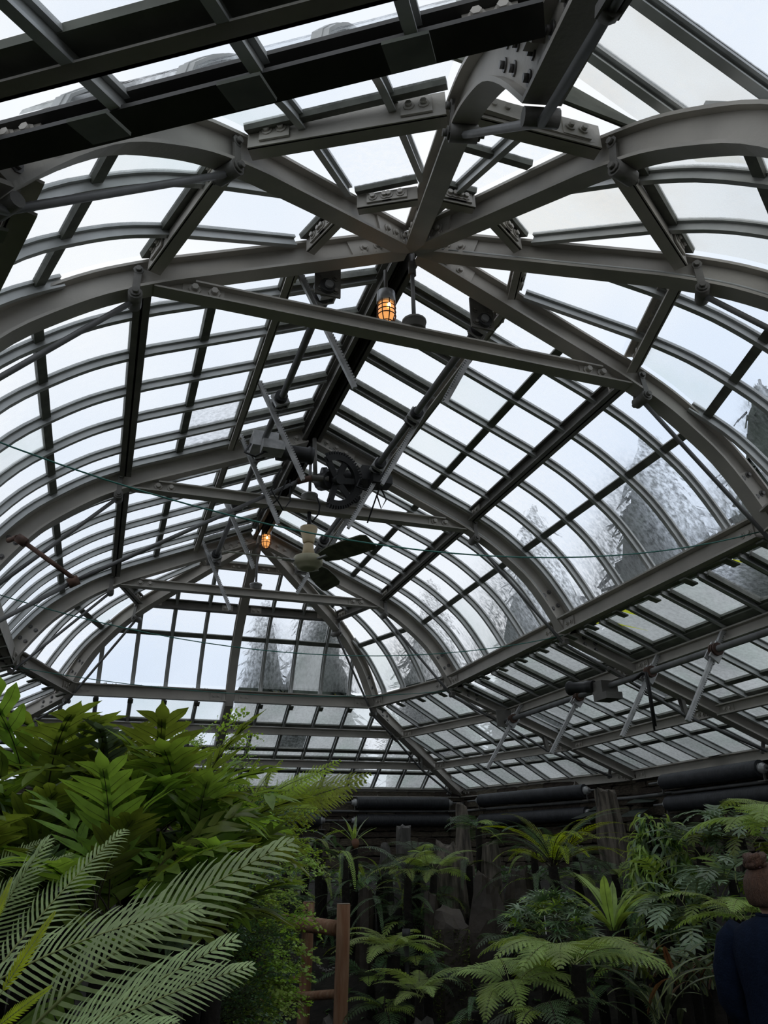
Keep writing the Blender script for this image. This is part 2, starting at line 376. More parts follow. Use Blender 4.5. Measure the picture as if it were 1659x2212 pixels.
for sx in (-1, 1):
    MB().sweep([(sx * 0.022, 0.04, 0.385), (sx * 0.022, 2 * SP - 0.03, 0.385)], (sx, 0, 0), (0, 0, 1), [(0, 0.008, 0, 0.095), (0, 0.03, 0, 0.008), (0, 0.03, 0.087, 0.095)]).build('channel', 'steel_dark', root)
MB().sweep([(0, 0.0, 0.482), (0, 2 * SP, 0.482)], (1, 0, 0), (0, 0, 1), [(-0.07, 0.07, 0, 0.01)]).build('ridge_cap', 'steel_dark', root)
BAYS = [('T0', 'T1', 'nearest bay'), ('T1', 'T2', 'farther bay')]
SIDE = {'L': 'left', 'R': 'right'}
adj = []
for a, b, bn in BAYS:
    for s_ in 'LR': adj.append((a + s_, b + s_, '%s slope, %s between trusses' % (SIDE[s_], bn)))
adj += [('T2R', 'HR', 'far right corner facet'), ('HL', 'T2L', 'far left corner facet'), ('HR', 'CF', 'flat far end, right of its centre rib'), ('CF', 'HL', 'flat far end, left of its centre rib'),
        ('NE', 'T0R', 'near right facet beside the first truss'), ('ND', 'NE', 'near upper right facet'), ('NC', 'ND', 'narrow near facet above the nearest hub'), ('NB', 'NC', 'near upper left facet'), ('T0L', 'NB', 'near left facet beside the first truss')]
for a, b, where in adj:
    def seg(r, z, ra=0.0): return rp(a, r + ra, z), rp(b, r + ra, z)
    G = GU
    def between(p0, p1, m0=0.035):
        t = (p1 - p0).normalized(); return p0 + t * m0, p1 - t * m0
    # vent header channel high on the slope
    p0, p1 = between(*seg(R_VENT - 0.02, 0.235))
    member('header_channel', p0, p1, CH(0.055, 0.03), 'upper steel channel near the ridge, ' + where, 'purlin', 'upper roof channels', 'steel')
    # knuckle strut
    p0, p1 = between(*seg(0.965, 0.0))
    nr = a[0] == 'N' or b[0] == 'N'
    member('knuckle_strut', p0, p1, CH(0.085, 0.04) if nr else [(-0.004, 0.004, 0, 0.07), (-0.028, 0.028, 0, 0.008), (-0.028, 0.028, 0.062, 0.07)], 'steel strut at the bend of the roof, ' + where, 'strut', 'struts between the rib knuckles', 'steel' if nr else 'steel_dark')
    if (a, b) == ('NC', 'ND'): continue
    p0, p1 = between(*((rp(a, 1.60, -0.648), rp(b, 1.675, -0.648)) if (a, b) == ('NB', 'NC') else seg(1.50, -0.632)))
    if (a, b) == ('NB', 'NC'):
        member('eaves_beam', p0, p1, IB(0.055, 0.05, 0.010), 'deep black eaves beam crossing the upper left corner', 'beam', None, 'beam_black')
    else:
        member('eaves_beam', p0, p1, CH(0.092, 0.045), 'brownish grey eaves beam above the lower roof, ' + where, 'beam', 'eaves beams', 'steel')
    for rr, zz, nm in ((R_P1, -0.828, 'upper'), (R_P2, -1.048, 'lower')):
        if a[0] == 'N' or b[0] == 'N': continue
        p0, p1 = between(*seg(rr, zz))
        member('lean_to_purlin', p0, p1, CH(0.062, 0.03), nm + ' purlin under the lower roof, ' + where, 'purlin', 'purlins of the lower roof')
    if not (a[0] == 'N' or b[0] == 'N'):
        p0, p1 = between(*seg(3.02, -1.262))
        member('wall_plate', p0, p1, CH(0.075, 0.04), 'steel wall plate on the wall, ' + where, 'beam', 'wall plates at the foot of the lower roof')
# ---------------------------------------------------------------- glazing: one window per facet and level
class Facet:
    def __init__(s, o, d, e, rf, lim): s.o = Vector((*o, 0)); s.d = Vector((*d, 0)); s.e = Vector((*e, 0)); s.rf = rf; s.lim = lim
    def P(s, r, z, w): return s.o + s.d * (r * s.rf) + s.e * w + Vector((0, 0, z))
def side_facet(sx, y0): return Facet((0, 0), (sx, 0), (0, 1), 1.0, lambda r: (y0 + 0.04, y0 + SP - 0.04))
def hip_facet(ay, az0, az1, scale=1.0):
    am = (az0 + az1) / 2; h = abs(az1 - az0) / 2; d = (math.cos(am), math.sin(am)); e = (-d[1], d[0])
    return Facet((0, ay), d, e, math.cos(h) * scale, lambda r: (-r * scale * math.sin(h) + 0.042, r * scale * math.sin(h) - 0.042))
def glaze(idx, fc, prof, breaks, bars, gl, vent=None, barstart=None, edgebars=False, moss=True, lower=False, br=(1.585, 0.02), shoe=(1.49, 1.56, -0.636, -0.655)):
    """panes between bars and breaks, bars along the slope, muntins across it; vent: (r0, r1) sashes with own frames"""
    root = empty('window_%d' % idx, U(*fc.P(prof[0][0], prof[0][1], sum(fc.lim(1.0)) / 2)), kind='structure')
    ws = sorted(bars)
    def clipw(a, b, r):
        l0, l1 = fc.lim(r); return max(a, l0), min(b, l1)
    edges = [-99] + ws + [99]
    for ri, (r0, r1, *vn) in enumerate(breaks):
        isv = bool(vn) and vn[0]
        for i in range(len(edges) - 1):
            a, b = edges[i], edges[i + 1]
            pts = cut(prof, r0 + 0.008, r1 - 0.008)
            if len(pts) == 2:
                pts = [(lerp(pts[0][0], pts[1][0], t), lerp(pts[0][1], pts[1][1], t)) for t in (0, .34, .67, 1)]
            rows = []
            for r, z in pts:
                l, h = clipw(a + 0.006, b - 0.006, r)
                if h - l > 0.008: rows.append((r, z, l, h))
            if len(rows) < 2: continue
            m = MB()
            vs = []; fs = []
            for r, z, l, h in rows: vs += [fc.P(r, z, l), fc.P(r, z, h)]
            for k in range(len(rows) - 1): fs.append((2 * k, 2 * k + 1, 2 * k + 3, 2 * k + 2))
            m.add(vs, fs)
            rnd = random.random(); g = gl if rnd < 0.8 else random.choice(['glass', 'glass_fog'])
            m.build('pane', g, root)
            if isv:     # sash frame round the pane of an opening vent
                m = MB(); l, h = rows[0][2], rows[0][3]
                nrm = fc.d * 0.41 + Vector((0, 0, 0.91))
                for w in (l + 0.022, h - 0.022):
                    m.sweep([fc.P(rows[0][0], rows[0][1], w), fc.P(rows[-1][0], rows[-1][1], w)], fc.e, nrm, [(-0.007, 0.007, -0.02, 0.012)])
                m.build('sash_stile', 'muntin', root)
    # bars
    for w in ws:
        pts = [p for p in prof if fc.lim(p[0])[0] - 0.02 <= w <= fc.lim(p[0])[1] + 0.02]
        if barstart is not None: pts = [p for p in pts if p[0] >= barstart - 1e-6]
        if not pts: continue
        # refine the start
        r_hi = pts[0][0]; i0 = prof.index(pts[0])
        if i0 > 0:
            p_ = prof[i0 - 1]
            for t in (0.1, .2, .3, .4, .5, .6, .7, .8, .9):
                rr = lerp(p_[0], r_hi, t); zz = lerp(p_[1], prof[i0][1], t)
                if fc.lim(rr)[0] - 0.02 <= w <= fc.lim(rr)[1] + 0.02 and (barstart is None or rr >= barstart): pts = [(rr, zz)] + pts; break
        if len(pts) < 2: continue
        nn = normals(pts)
        path = [fc.P(p[0], p[1], w) for p in pts]; ups = [fc.d * n[0] + Vector((0, 0, n[1])) for n in nn]
        MB().sweep(path, fc.e, ups, [(-0.0045, 0.0045, -0.028, 0.008), (-0.010, 0.010, -0.034, -0.027), (-0.016, 0.016, -0.005, 0.006)]).build('glazing_bar', 'alu', root)
    # muntins
    for r0, r1, *_ in breaks:
        r = r1
        if abs(r - prof[-1][0]) < 0.03 and not lower: continue
        z = cut(prof, r, prof[-1][0])[0][1]; l, h = fc.lim(r)
        if h - l < 0.05: continue
        nrm = fc.d * 0.5 + Vector((0, 0, 0.86)); al = (Vector(fc.P(r + 0.01, cut(prof, min(r + 0.01, prof[-1][0]), prof[-1][0])[0][1], 0)) - Vector(fc.P(r, z, 0)))
        al = al.normalized() if al.length > 1e-5 else (fc.d * 0.86 - Vector((0, 0, 0.5)))
        nrm = fc.e.cross(al); nrm = nrm if nrm.z > 0 else -nrm
        MB().sweep([fc.P(r, z, l), fc.P(r, z, h)], al, nrm, [(-0.018, 0.018, -0.014, 0.006)]).build('muntin', 'muntin', root)
    # foot of the upper glass: sill and fascia
    if not lower:
        r, z = prof[-1]; l, h = fc.lim(r)
        MB().sweep([fc.P(r, z, l), fc.P(r, z, h)], fc.d, (0, 0, 1), [(-0.03, 0.0, -0.022, -0.004), (0.0, 0.012, -0.055, 0.0), (-0.02, 0.0, -0.05, -0.035)]).build('sill', 'steel', root)
        if moss:
            m = MB(); k = int((h - l) / 0.018)
            for i in range(k):
                w = lerp(l, h, (i + random.random()) / k)
                if noise.noise(Vector((w * 4, idx * 3.1, 0))) < -0.12: continue
                hh = 0.004 + 0.022 * random.random() * (0.6 + noise.noise(Vector((w * 6, idx, 5))))
                b0 = fc.P(r - 0.012, z - 0.003, w - 0.012); b1 = fc.P(r - 0.012, z - 0.003, w + 0.012); c = fc.P(r - 0.016 - hh * 0.3, z + max(hh, .003), w + random.uniform(-.006, .006)); b2 = fc.P(r - 0.004, z - 0.003, w)
                m.add([b0, b1, c, b2], [(0, 1, 2), (1, 3, 2), (3, 0, 2), (0, 3, 1)])
            if m.v: tag(m.build('moss_line', 'moss', root), kind='stuff')
    else:
        r, z = prof[0]; l, h = fc.lim(1.6)
        MB().sweep([fc.P(br[0], cut(prof, br[0], RL)[0][1], l), fc.P(br[0], cut(prof, br[0], RL)[0][1], h)], fc.d * 0.928 - Vector((0, 0, 0.373)), fc.d * 0.373 + Vector((0, 0, 0.928)), [(0.0, br[1], -0.008, 0.006)]).build('header_board', 'board', root)
        m = MB()
        for w in ws:
            ll, hh = fc.lim(1.52)
            if ll < w < hh:
                m.sweep([fc.P(shoe[0], shoe[2], w), fc.P(shoe[1], shoe[3], w)], fc.e, (0, 0, 1), [(-0.034 if shoe[0] > 1.55 else -0.02, 0.034 if shoe[0] > 1.55 else 0.02, -0.010, -0.002)])
        if m.v: m.build('bar_shoe', 'board', root)
    return root
UP = [(0.05, R_VENT, True), (R_VENT, R_M1), (R_M1, R_M2), (R_M2, R_M3), (R_M3, RE)]
UPH = [(0.02, R_VENT), (R_VENT, R_M2), (R_M2, R_M3), (R_M3, RE)]
LO = [(1.62, R_P1), (R_P1, R_MA), (R_MA, R_P2), (R_P2, R_MB), (R_MB, RL)]
LOV = [(1.615, R_P1 - 0.05, True), (R_P1, R_MA), (R_MA, R_P2), (R_P2, R_MB), (R_MB, RL)]
wi = 1
bw = SP / 6
for bi in (0, 1):
    for sx in (-1, 1):
        fc = side_facet(sx, bi * SP); bars = [bi * SP + k * bw for k in range(1, 6)] + [bi * SP + 0.055, bi * SP + SP - 0.055]
        glaze(wi, fc, GU, UP, bars, 'glass_clear' if sx < 0 else 'glass'); wi += 1
        glaze(wi, fc, GL, LOV if sx > 0 else LO, bars, 'glass_fog' if sx > 0 else 'glass', lower=True); wi += 1
        # wide vent board at the upper purlin
        if sx > 0:
            l, h = fc.lim(1.9); r_, z_ = 1.905, cut(GL, 1.905, RL)[0][1]
            MB().sweep([fc.P(r_, z_ - 0.012, l), fc.P(r_, z_ - 0.012, h)], fc.d * 0.928 - Vector((0, 0, 0.373)), fc.d * 0.373 + Vector((0, 0, 0.928)), [(-0.005, 0.075, -0.012, 0.0)]).build('vent_rail', 'board', bpy.data.objects['window_%d' % (wi - 1)])
def hipbars(n0=6, half=True, sp=0.25): return [k * sp for k in range(-n0, n0 + 1)]
fe = hip_facet(2 * SP, TH, math.pi - TH, 1.01)
glaze(wi, fe, GU, UPH, [b for b in hipbars(5) if abs(b) > 0.01], 'glass'); wi += 1
glaze(wi, fe, GL, LO, [b for b in hipbars(9, sp=0.25) if abs(b) > 0.01], 'glass_fog', lower=True); wi += 1
for az0, az1, ay in ((0, TH, 2 * SP), (math.pi - TH, math.pi, 2 * SP), (-TH, 0, 0), (-2 * TH, -TH, 0), (-math.pi + TH, -math.pi + 2 * TH, 0), (-math.pi, -math.pi + TH, 0)):
    f = hip_facet(ay, az0, az1); near = ay == 0
    glaze(wi, f, GU, UPH, [(k + 0.5) * 0.25 for k in range(-3, 3)], 'glass' if az0 >= 0 and not near else ('glass_cream' if abs(az0 + 2 * TH) < .01 else 'glass_clear')); wi += 1
    nb = abs(az0 + math.pi - TH) < 0.01 and near     # the facet over the camera
    glaze(wi, f, GL, [(1.80, 2.2), (2.2, R_P2), (R_P2, RL)] if nb else LO, [(k + 0.5) * 0.25 - (0.083 if nb else 0) for k in range(-5, 6)], 'glass_fog' if ay > 0 and az0 < 1 else 'glass_clear', lower=True,
          br=(1.735, 0.065) if nb else (1.585, 0.02), shoe=(1.625, 1.695, -0.700, -0.728) if nb else (1.49, 1.56, -0.636, -0.655)); wi += 1
    if nb:
        r_, z_ = 1.725, cut(GL, 1.725, RL)[0][1]; l, h = f.lim(1.6)
        MB().sweep([f.P(r_, z_ - 0.045, l), f.P(r_, z_ - 0.045, h)], f.d, (0, 0, 1), [(0, 0.006, -0.005, 0.03), (0, 0.03, -0.005, 0.001)]).build('header_channel', 'steel', bpy.data.objects['window_%d' % (wi - 1)])
f = hip_facet(0, -math.pi + 2 * TH, -2 * TH, 0.97)
glaze(wi, f, [p for p in GU if p[0] < 1.0], [(0.02, R_VENT), (R_VENT, 0.72), (0.72, 0.975)], [0.0], 'glass', moss=False); wi += 1

# yellow green algae streaks on the vent panes of the right lower roof
fa = side_facet(1, 0.0); rs = random.Random(3); m = MB()
for y0, r0, r1, w in ((1.38, 1.60, 1.74, .05), (1.14, 1.60, 1.80, .045), (1.30, 1.66, 1.80, .02), (0.36, 1.60, 1.70, .04)):
    k = 14; L0, L1 = [], []
    for i in range(k):
        t = i / (k - 1); r_ = lerp(r0, r1, t); z_ = cut(GL, r_, RL)[0][1] - 0.004; ww = w * (1 - t) * rs.uniform(.55, 1.1) + .002
        L0.append(fa.P(r_, z_, y0 - ww * .6 - .10 * t)); L1.append(fa.P(r_, z_, y0 + ww * .4 - .10 * t))
    m.add(L0 + L1, [(i, i + 1, k + i + 1, k + i) for i in range(k - 1)])
M['algae'] = mat('yellow green algae film', (0.45, 0.47, 0.03), rough=0.9, var=0.3, scale=40)
_t = M['algae'].node_tree; _tr = _t.nodes.new('ShaderNodeBsdfTranslucent'); _tr.inputs['Color'].default_value = (0.62, 0.66, 0.05, 1); _mx = _t.nodes.new('ShaderNodeMixShader'); _mx.inputs[0].default_value = 0.75
_t.links.new(_t.nodes['Principled BSDF'].outputs[0], _mx.inputs[1]); _t.links.new(_tr.outputs[0], _mx.inputs[2]); _t.links.new(_mx.outputs[0], _t.nodes['Material Output'].inputs['Surface'])
tag(m.build('algae_streaks', 'algae', bpy.data.objects['window_4']), kind='stuff')
# raised cross gable over the entrance facet: sloping panes, bars, and the sheet that closes it
root = empty('window_%d' % wi, U(0.1, -1.2, 0.05), kind='structure'); wi += 1
def gz(x, y): return 0.165 - 0.54 * x + 0.316 * (y + 1.08)
def gx(y): return 0.30 - 0.25 * (y + 1.08)
ys = [-1.0, -1.09, -1.275, -1.62, -1.95]
for y0, y1 in zip(ys[:-1], ys[1:]):
    m = MB(); xa, xb = gx(y0) + .16, gx(y1) + .22; m.add([(-0.42, y0, gz(-0.42, y0)), (xa, y0, gz(xa, y0)), (xb, y1, gz(xb, y1)), (-0.42, y1, gz(-0.42, y1))], [(0, 1, 2, 3)])
    m.build('pane', 'glass_cream' if y1 > -1.5 else 'glass', root)
for y in ys[1:]:
    MB().sweep([(-0.42, y, gz(-0.42, y)), (gx(y) + .11, y, gz(gx(y) + .11, y))], (0, 1, 0), (0.48, 0, 0.88), [(-0.005, 0.005, -0.03, 0.008), (-0.011, 0.011, -0.036, -0.029), (-0.022, 0.022, -0.006, 0.006), (-0.022, -0.014, -0.016, 0.0), (0.014, 0.022, -0.016, 0.0)]).build('glazing_bar', 'alu', root)
m = MB(); m.sweep([(-0.30, -1.0, 0.05), (0.34, -1.0, 0.0)], (0, 1, 0), (0, 0, 1), [(-0.004, 0.004, 0, 0.03)])
m.add([(-0.25, -0.99, 0.06), (0.30, -0.99, 0.0), (0.27, -0.995, gz(0.27, -1.0)), (-0.06, -0.995, 0.15)], [(0, 1, 2, 3), (3, 2, 1, 0)])
m.build('flashing', 'board', root)
# ---------------------------------------------------------------- ground, soil floor, stone walls
def poly_pts(r, sc_=S):
    az = [(0, 0), (0, SP), (0, 2 * SP), (TH, 2 * SP), (math.pi - TH, 2 * SP), (math.pi, 2 * SP), (math.pi, 0), (-math.pi + TH, 0), (-math.pi + 2 * TH, 0), (-2 * TH, 0), (-TH, 0)]
    return [Vector((r * math.cos(a) * sc_, (r * math.sin(a) + ay) * sc_, 0)) for a, ay in az]
WP = poly_pts(3.06)
def seg_dist(p, a, b):
    ab = b - a; t = max(0, min(1, (p - a).dot(ab) / ab.length_squared)); return (p - a - ab * t).length
def sstep(a, b, x):
    t = max(0, min(1, (x - a) / (b - a))); return t * t * (3 - 2 * t)
def ground(x, y):
    p = Vector((x, y, 0))
    d = min(seg_dist(p, WP[i], WP[i + 1]) for i in range(0, 6))
    s_ = 0.307 * (x + 1.54) + 0.859 * (y + 3.67)      # the planted bank climbs away from the path
    h = max(1.0 * (1 - sstep(0.3, 2.6, d)) if x > 2.5 or x < -2.5 else 0.0, 1.42 * sstep(4.6, 8.4, s_))
    h += 0.85 * math.exp(-(((x + 2.6) / 1.0) ** 2 + ((y + 0.5) / 1.5) ** 2))
    h += 0.06 * noise.noise(Vector((x * 1.3, y * 1.3, 0)))
    return max(0.0, h)
M['soil'] = mat('dark wet soil', (0.012, 0.010, 0.007), rough=0.95, var=0.5, scale=7, bump=0.8, bscale=18)
M['lawn'] = mat('winter lawn', (0.04, 0.045, 0.02), rough=1.0, var=0.3, scale=0.6)
M['stone'] = mat('dark schist wall stone', (0.05, 0.04, 0.03), rough=0.9, var=0.45, scale=6, bump=0.6, bscale=25, objvar=0.4, col2=(0.11, 0.088, 0.066))
M['mortar'] = mat('dark mortar', (0.012, 0.010, 0.008), rough=0.95, var=0.3, scale=10, bump=0.4)  # very dark brown mortar, tone varied by noise
m = MB(False); nx, ny = 64, 80; x0, x1, y0, y1 = -5.6, 5.6, -5.6, 9.3
vs = [];
for j in range(ny + 1):
    for i in range(nx + 1):
        x = lerp(x0, x1, i / nx); y = lerp(y0, y1, j / ny); vs.append((x, y, ground(x, y)))
m.add(vs, [(j * (nx + 1) + i, j * (nx + 1) + i + 1, (j + 1) * (nx + 1) + i + 1, (j + 1) * (nx + 1) + i) for j in range(ny) for i in range(nx)], True)
tag(m.build('floor', 'soil'), kind='structure')
m = MB(False); n = 48
m.add([(0, 2, -0.05)] + [(60 * math.cos(2 * math.pi * k / n), 2 + 60 * math.sin(2 * math.pi * k / n), -0.05) for k in range(n)], [(0, 1 + k, 1 + (k + 1) % n) for k in range(n)])
tag(m.build('floor_outside', 'lawn'), kind='structure')
LZ = (-1.20 + ZO) * S
wnames = ['wall_right_near', 'wall_right', 'wall_far_right', 'wall_far', 'wall_far_left', 'wall_left', 'wall_near_left_a', 'wall_near_left', None, 'wall_near_right', 'wall_near_right_a']
wnames = ['wall_right', 'wall_right', 'wall_far_right', 'wall_far', 'wall_far_left', 'wall_left', 'wall_near_left', 'wall_near_left', None, 'wall_near_right', 'wall_near_right']
stone_meshes = []
for k in range(7):
    bm = bmesh.new(); bmesh.ops.create_cube(bm, size=1.0); bmesh.ops.bevel(bm, geom=list(bm.edges), offset=0.10, segments=1, affect='EDGES')
    for v in bm.verts: v.co += Vector((noise.noise(v.co * 2 + Vector((k * 9, 0, 0))), noise.noise(v.co * 2 + Vector((0, k * 9, 3))), noise.noise(v.co * 2 + Vector((4, 0, k * 9))))) * 0.13
    me = bpy.data.meshes.new('wall_stone'); bm.to_mesh(me); bm.free(); me.materials.append(M['stone']); stone_meshes.append(me)
rw = random.Random(11)
for i, nm in enumerate(wnames):
    if nm is None: continue
    a = WP[i]; b = WP[(i + 1) % len(WP)]; t = (b - a).normalized(); L_ = (b - a).length
    out = Vector((t.y, -t.x, 0))
    m = MB(False); th = 0.45
    q = [a, b, b + out * th, a + out * th]
    m.add([Vector((p.x, p.y, z)) for z in (-0.05, LZ) for p in q], [(3, 2, 1, 0), (4, 5, 6, 7), (0, 1, 5, 4), (1, 2, 6, 5), (2, 3, 7, 6), (3, 0, 4, 7)])
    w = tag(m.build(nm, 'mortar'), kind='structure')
    if nm in ('wall_right', 'wall_far_right', 'wall_far') and i != 0:
        z = LZ - 0.02; rot = math.atan2(t.y, t.x); cnt = 0
        while z > 0.95:
            hh = rw.uniform(0.07, 0.15); x = -rw.random() * 0.2
            while x < L_:
                ww = rw.uniform(0.22, 0.55)
                o = bpy.data.objects.new('stone', rw.choice(stone_meshes)); col.objects.link(o); o.parent = w
                c = a + t * (x + ww / 2) - out * rw.uniform(0.0, 0.02); o.location = (c.x, c.y, z - hh / 2); o.rotation_euler = (rw.uniform(-.04, .04), rw.uniform(-.04, .04), rot)
                o.scale = (ww * 0.97, 0.10, hh * 0.92); x += ww; cnt += 1
            z -= hh
# ---------------------------------------------------------------- trees outside, seen through the wet panes
M['bark'] = mat('wet dark bark', (0.05, 0.045, 0.04), rough=0.9, var=0.3, scale=6)
M['conifer'] = mat('dark conifer needles', (0.035, 0.045, 0.035), rough=0.9, var=0.4, scale=3)
rt = random.Random(5)
def conifer(x, y, h, r, label):
    root = empty('conifer_tree', (x, y, 0), label, 'tree', 'evergreen trees outside the glass')
    MB(False).tube([(x, y, 0), (x, y, h * 0.5), (x, y, h)], [0.28, 0.18, 0.02], 7).build('trunk', 'bark', root)
    m = MB(False); n_ = 12; cv = []
    for j in range(14):
        for k in range(n_):
            a = 6.283 * k / n_; rr = r * 0.62 * (1 - j / 13.0) ** 0.8 * (1 + 0.35 * noise.noise(Vector((math.cos(a) * 2, math.sin(a) * 2, j * .8 + x)))) + .02; cv.append(Vector((x + math.cos(a) * rr, y + math.sin(a) * rr, h * (0.14 + 0.85 * j / 13) - .25 * rr * (j % 2))))
    m.add(cv, [(j * n_ + k, j * n_ + (k + 1) % n_, (j + 1) * n_ + (k + 1) % n_, (j + 1) * n_ + k) for j in range(13) for k in range(n_)])
    tag(m.build('crown_core', 'conifer', root), kind='stuff'); m = MB(False)
    for k in range(int(h * 26)):
        z = h * (0.12 + 0.88 * (k / (h * 26.0))); rr = r * (1 - z / h) ** 0.75 * rt.uniform(0.6, 1.1) + 0.15; a = rt.uniform(0, 6.283)
        d = Vector((math.cos(a), math.sin(a), 0)); sd = Vector((-d.y, d.x, 0)); base = Vector((x, y, z))
        for j in range(7):
            t0 = j / 7; p = base + d * (rr * t0) - Vector((0, 0, 0.35 * rr * t0 * t0)); w = rr * 0.24 * (1.1 - t0)
            q = p + d * (rr * 0.2) - Vector((0, 0, rt.uniform(0.05, 0.25)))
            m.add([p - sd * w * rt.uniform(.4, 1.3), p + sd * w * rt.uniform(.4, 1.3), q + sd * w * rt.uniform(.2, 1.1), q - sd * w * rt.uniform(.2, 1.1)], [(0, 1, 2, 3)])
    tag(m.build('needle_boughs', 'conifer', root), kind='stuff')
def bare_tree(x, y, h, label):
    root = empty('bare_tree', (x, y, 0), label, 'tree', 'leafless trees outside the glass')
    m = MB(False); tr_ = MB(False)
    def grow(p, d, l, r, lv):
        q = p + d * l; (tr_ if lv == 0 else m).tube([p, (p + q) / 2 + Vector((rt.uniform(-1, 1), rt.uniform(-1, 1), 0)) * l * 0.05, q], [r, r * 0.85, r * 0.7], 5 if lv < 2 else 3, False)
        if lv >= 5: return
        for k in range(3 if lv < 4 else 2):
            a = rt.uniform(0, 6.283); e = rt.uniform(0.35, 0.85); perp = d.orthogonal().normalized(); perp = perp * math.cos(a) + d.cross(perp) * math.sin(a)
            nd = (d * math.cos(e) + perp * math.sin(e) + Vector((0, 0, 0.12))).normalized(); grow(q if k else p.lerp(q, .8), nd, l * rt.uniform(0.6, 0.82), r * 0.6, lv + 1)
    grow(Vector((x, y, 0)), Vector((0, 0, 1)), h * 0.3, 0.14, 0)
    tr_.build('trunk', 'bark', root); tag(m.build('branches', 'bark', root), kind='stuff')
CONS = ((1640, 820, 11.5, 2.9, 'dark conifer blurred behind the curved right glass of the nearest bay'), (1390, 930, 13.8, 3.0, 'dark conifer blurred behind the middle of the curved right glass'), (1150, 1090, 18.5, 3.2, 'dark conifer blurred behind the right glass of the farther bay'), (930, 1250, 20.0, 2.6, 'dark conifer behind the far right corner glass'),
        (690, 1230, 21.0, 2.5, 'tall conifer blurred behind the right half of the far glazed end'), (575, 1290, 25.0, 2.4, 'conifer blurred just right of the far centre rib'), (420, 1585, 21.0, 1.9, 'low conifer behind the far lower panes left of the centre rib'))
for px, py, dd, r, l in CONS:
    q = at(px, py, dd); x, y, h = q.x, q.y, q.z
    conifer(x, y, h, r, l)
for x, y, h, l in ((-5.5, 13.5, 6.5, 'leafless tree behind the lower panes at far left'), (-1.6, 12.6, 5.4, 'leafless tree behind lower far panes above the left ferns'), (7.2, 0.2, 5.6, 'leafless tree behind the lower right roof panes'), (8.9, 5.2, 5.4, 'leafless tree behind the right lower roof near the side vent motor'), (5.0, 11.0, 5.4, 'leafless tree behind the lower panes of the far right corner')):
    bare_tree(x, y, h, l)
# ---------------------------------------------------------------- vent openers: shafts, pinion boxes, toothed racks, motors
def rack(root, top, end, yw=0.008, tooth=1):
    top = Vector(top); end = Vector(end); t = (end - top).normalized(); L_ = (end - top).length
    nrm = Vector((0, 1, 0)).cross(t).normalized() * tooth
    m = MB(); m.sweep([top, end], (0, 1, 0), nrm, [(-yw, yw, -0.010, 0.006)])
    k = int(L_ / 0.0125)
    for i in range(k):
        c = top + t * (0.0125 * (i + 0.5)); m.sweep([c - t * 0.0035, c + t * 0.0035], (0, 1, 0), nrm, [(-yw, yw, 0.006, 0.014)])
    return m.build('rack', 'galv', root)
def pinion(root, x, y, z, tilt):
    m = MB(); t = Vector(tilt).normalized(); n = Vector((0, 1, 0)).cross(t)
    c = Vector((x, y, z))
    m.sweep([c - t * 0.032, c + t * 0.032], (0, 1, 0), n, [(-0.034, -0.014, -0.034, 0.030), (0.014, 0.022, -0.034, 0.030), (-0.034, 0.022, 0.028, 0.036)])
    m.build('pinion_box', 'galv', root)
    MB().cyl(c + Vector((0, -0.06, 0)), c + Vector((0, 0.045, 0)), 0.030, 12).build('shaft_collar', 'black', root)
def hanger(root, x, y, z, up):
    m = MB(); m.sweep([(x - 0.05, y, z), (x + 0.05, y, z)], (0, 1, 0), (0, 0, 1), [(-0.004, 0.004, -0.055, up)])
    for a, b in ((-0.03, 0.03), (0.03, 0.03), (-0.03, -0.03), (0.03, -0.03)): m.bolt((x + a, y - 0.004, z + b), (0, -1, 0), 0.008, 0.012)
    m.build('bearing_plate', 'steel_dark', root)
for sx, lab, yy in ((-1, 'left ridge vent opener, long shaft with toothed racks under the left vents', (0.13, 0.92, 1.45, 2.15, 3.02)), (1, 'right ridge vent opener, long shaft with toothed racks under the right vents', (0.13, 0.86, 1.40, 1.86, 2.55))):
    root = eu('vent_opener', (sx * 0.32, SP, 0.17), lab, 'vent opener', 'ridge vent openers')
    MB().tube([(sx * 0.32, 0.03, 0.17), (sx * 0.32, 3.1, 0.17)], 0.0165, 10).build('shaft', 'pipe', root)
    for y in yy:
        top = (sx * 0.42, y, 0.285); end = ((-0.19 if sx < 0 else 0.165), y, -0.20)
        rack(root, top, end, tooth=sx); pinion(root, sx * 0.325, y - 0.03, 0.17, (sx * 0.42 - end[0], 0, 0.485))
    hanger(root, sx * 0.32, 0.06, 0.19, 0.09); hanger(root, sx * 0.32, 3.09, 0.19, 0.07)
    # motor at the middle truss
    y = 1.30 if sx < 0 else 1.5; x = sx * 0.32
    m = MB(); m.sweep([(x - 0.06, y, 0.16), (x + 0.07, y, 0.16)], (0, 1, 0), (0, 0, 1), [(-0.06, 0.06, -0.035, 0.05)]); m.sweep([(x - 0.02, y - 0.08, 0.10), (x + 0.09, y - 0.08, 0.10)], (0, 1, 0), (0, 0, 1), [(-0.05, 0.04, -0.02, 0.03)])
    m.build('gear_box', 'galv' if sx < 0 else 'black', root)
    m = MB(); q = Vector((x + 0.08 * (1 if sx < 0 else -1), y + 0.03, 0.155)); d = Vector((1 if sx < 0 else -1, 0, 0))
    m.tube([q, q + d * 0.05, q + d * 0.055, q + d * 0.16, q + d * 0.165, q + d * 0.19], [0.05, 0.05, 0.042, 0.042, 0.05, 0.046], 14); m.build('motor', 'black', root)
    m = MB(); m.tube([(x - 0.07, y - 0.05, 0.13), (x - 0.10, y - 0.08, 0.06), (x - 0.05, y - 0.09, 0.04), (x, y - 0.08, 0.08), (x + 0.1, y - 0.04, 0.12)], 0.006, 6); m.build('motor_cable', 'cable', root)
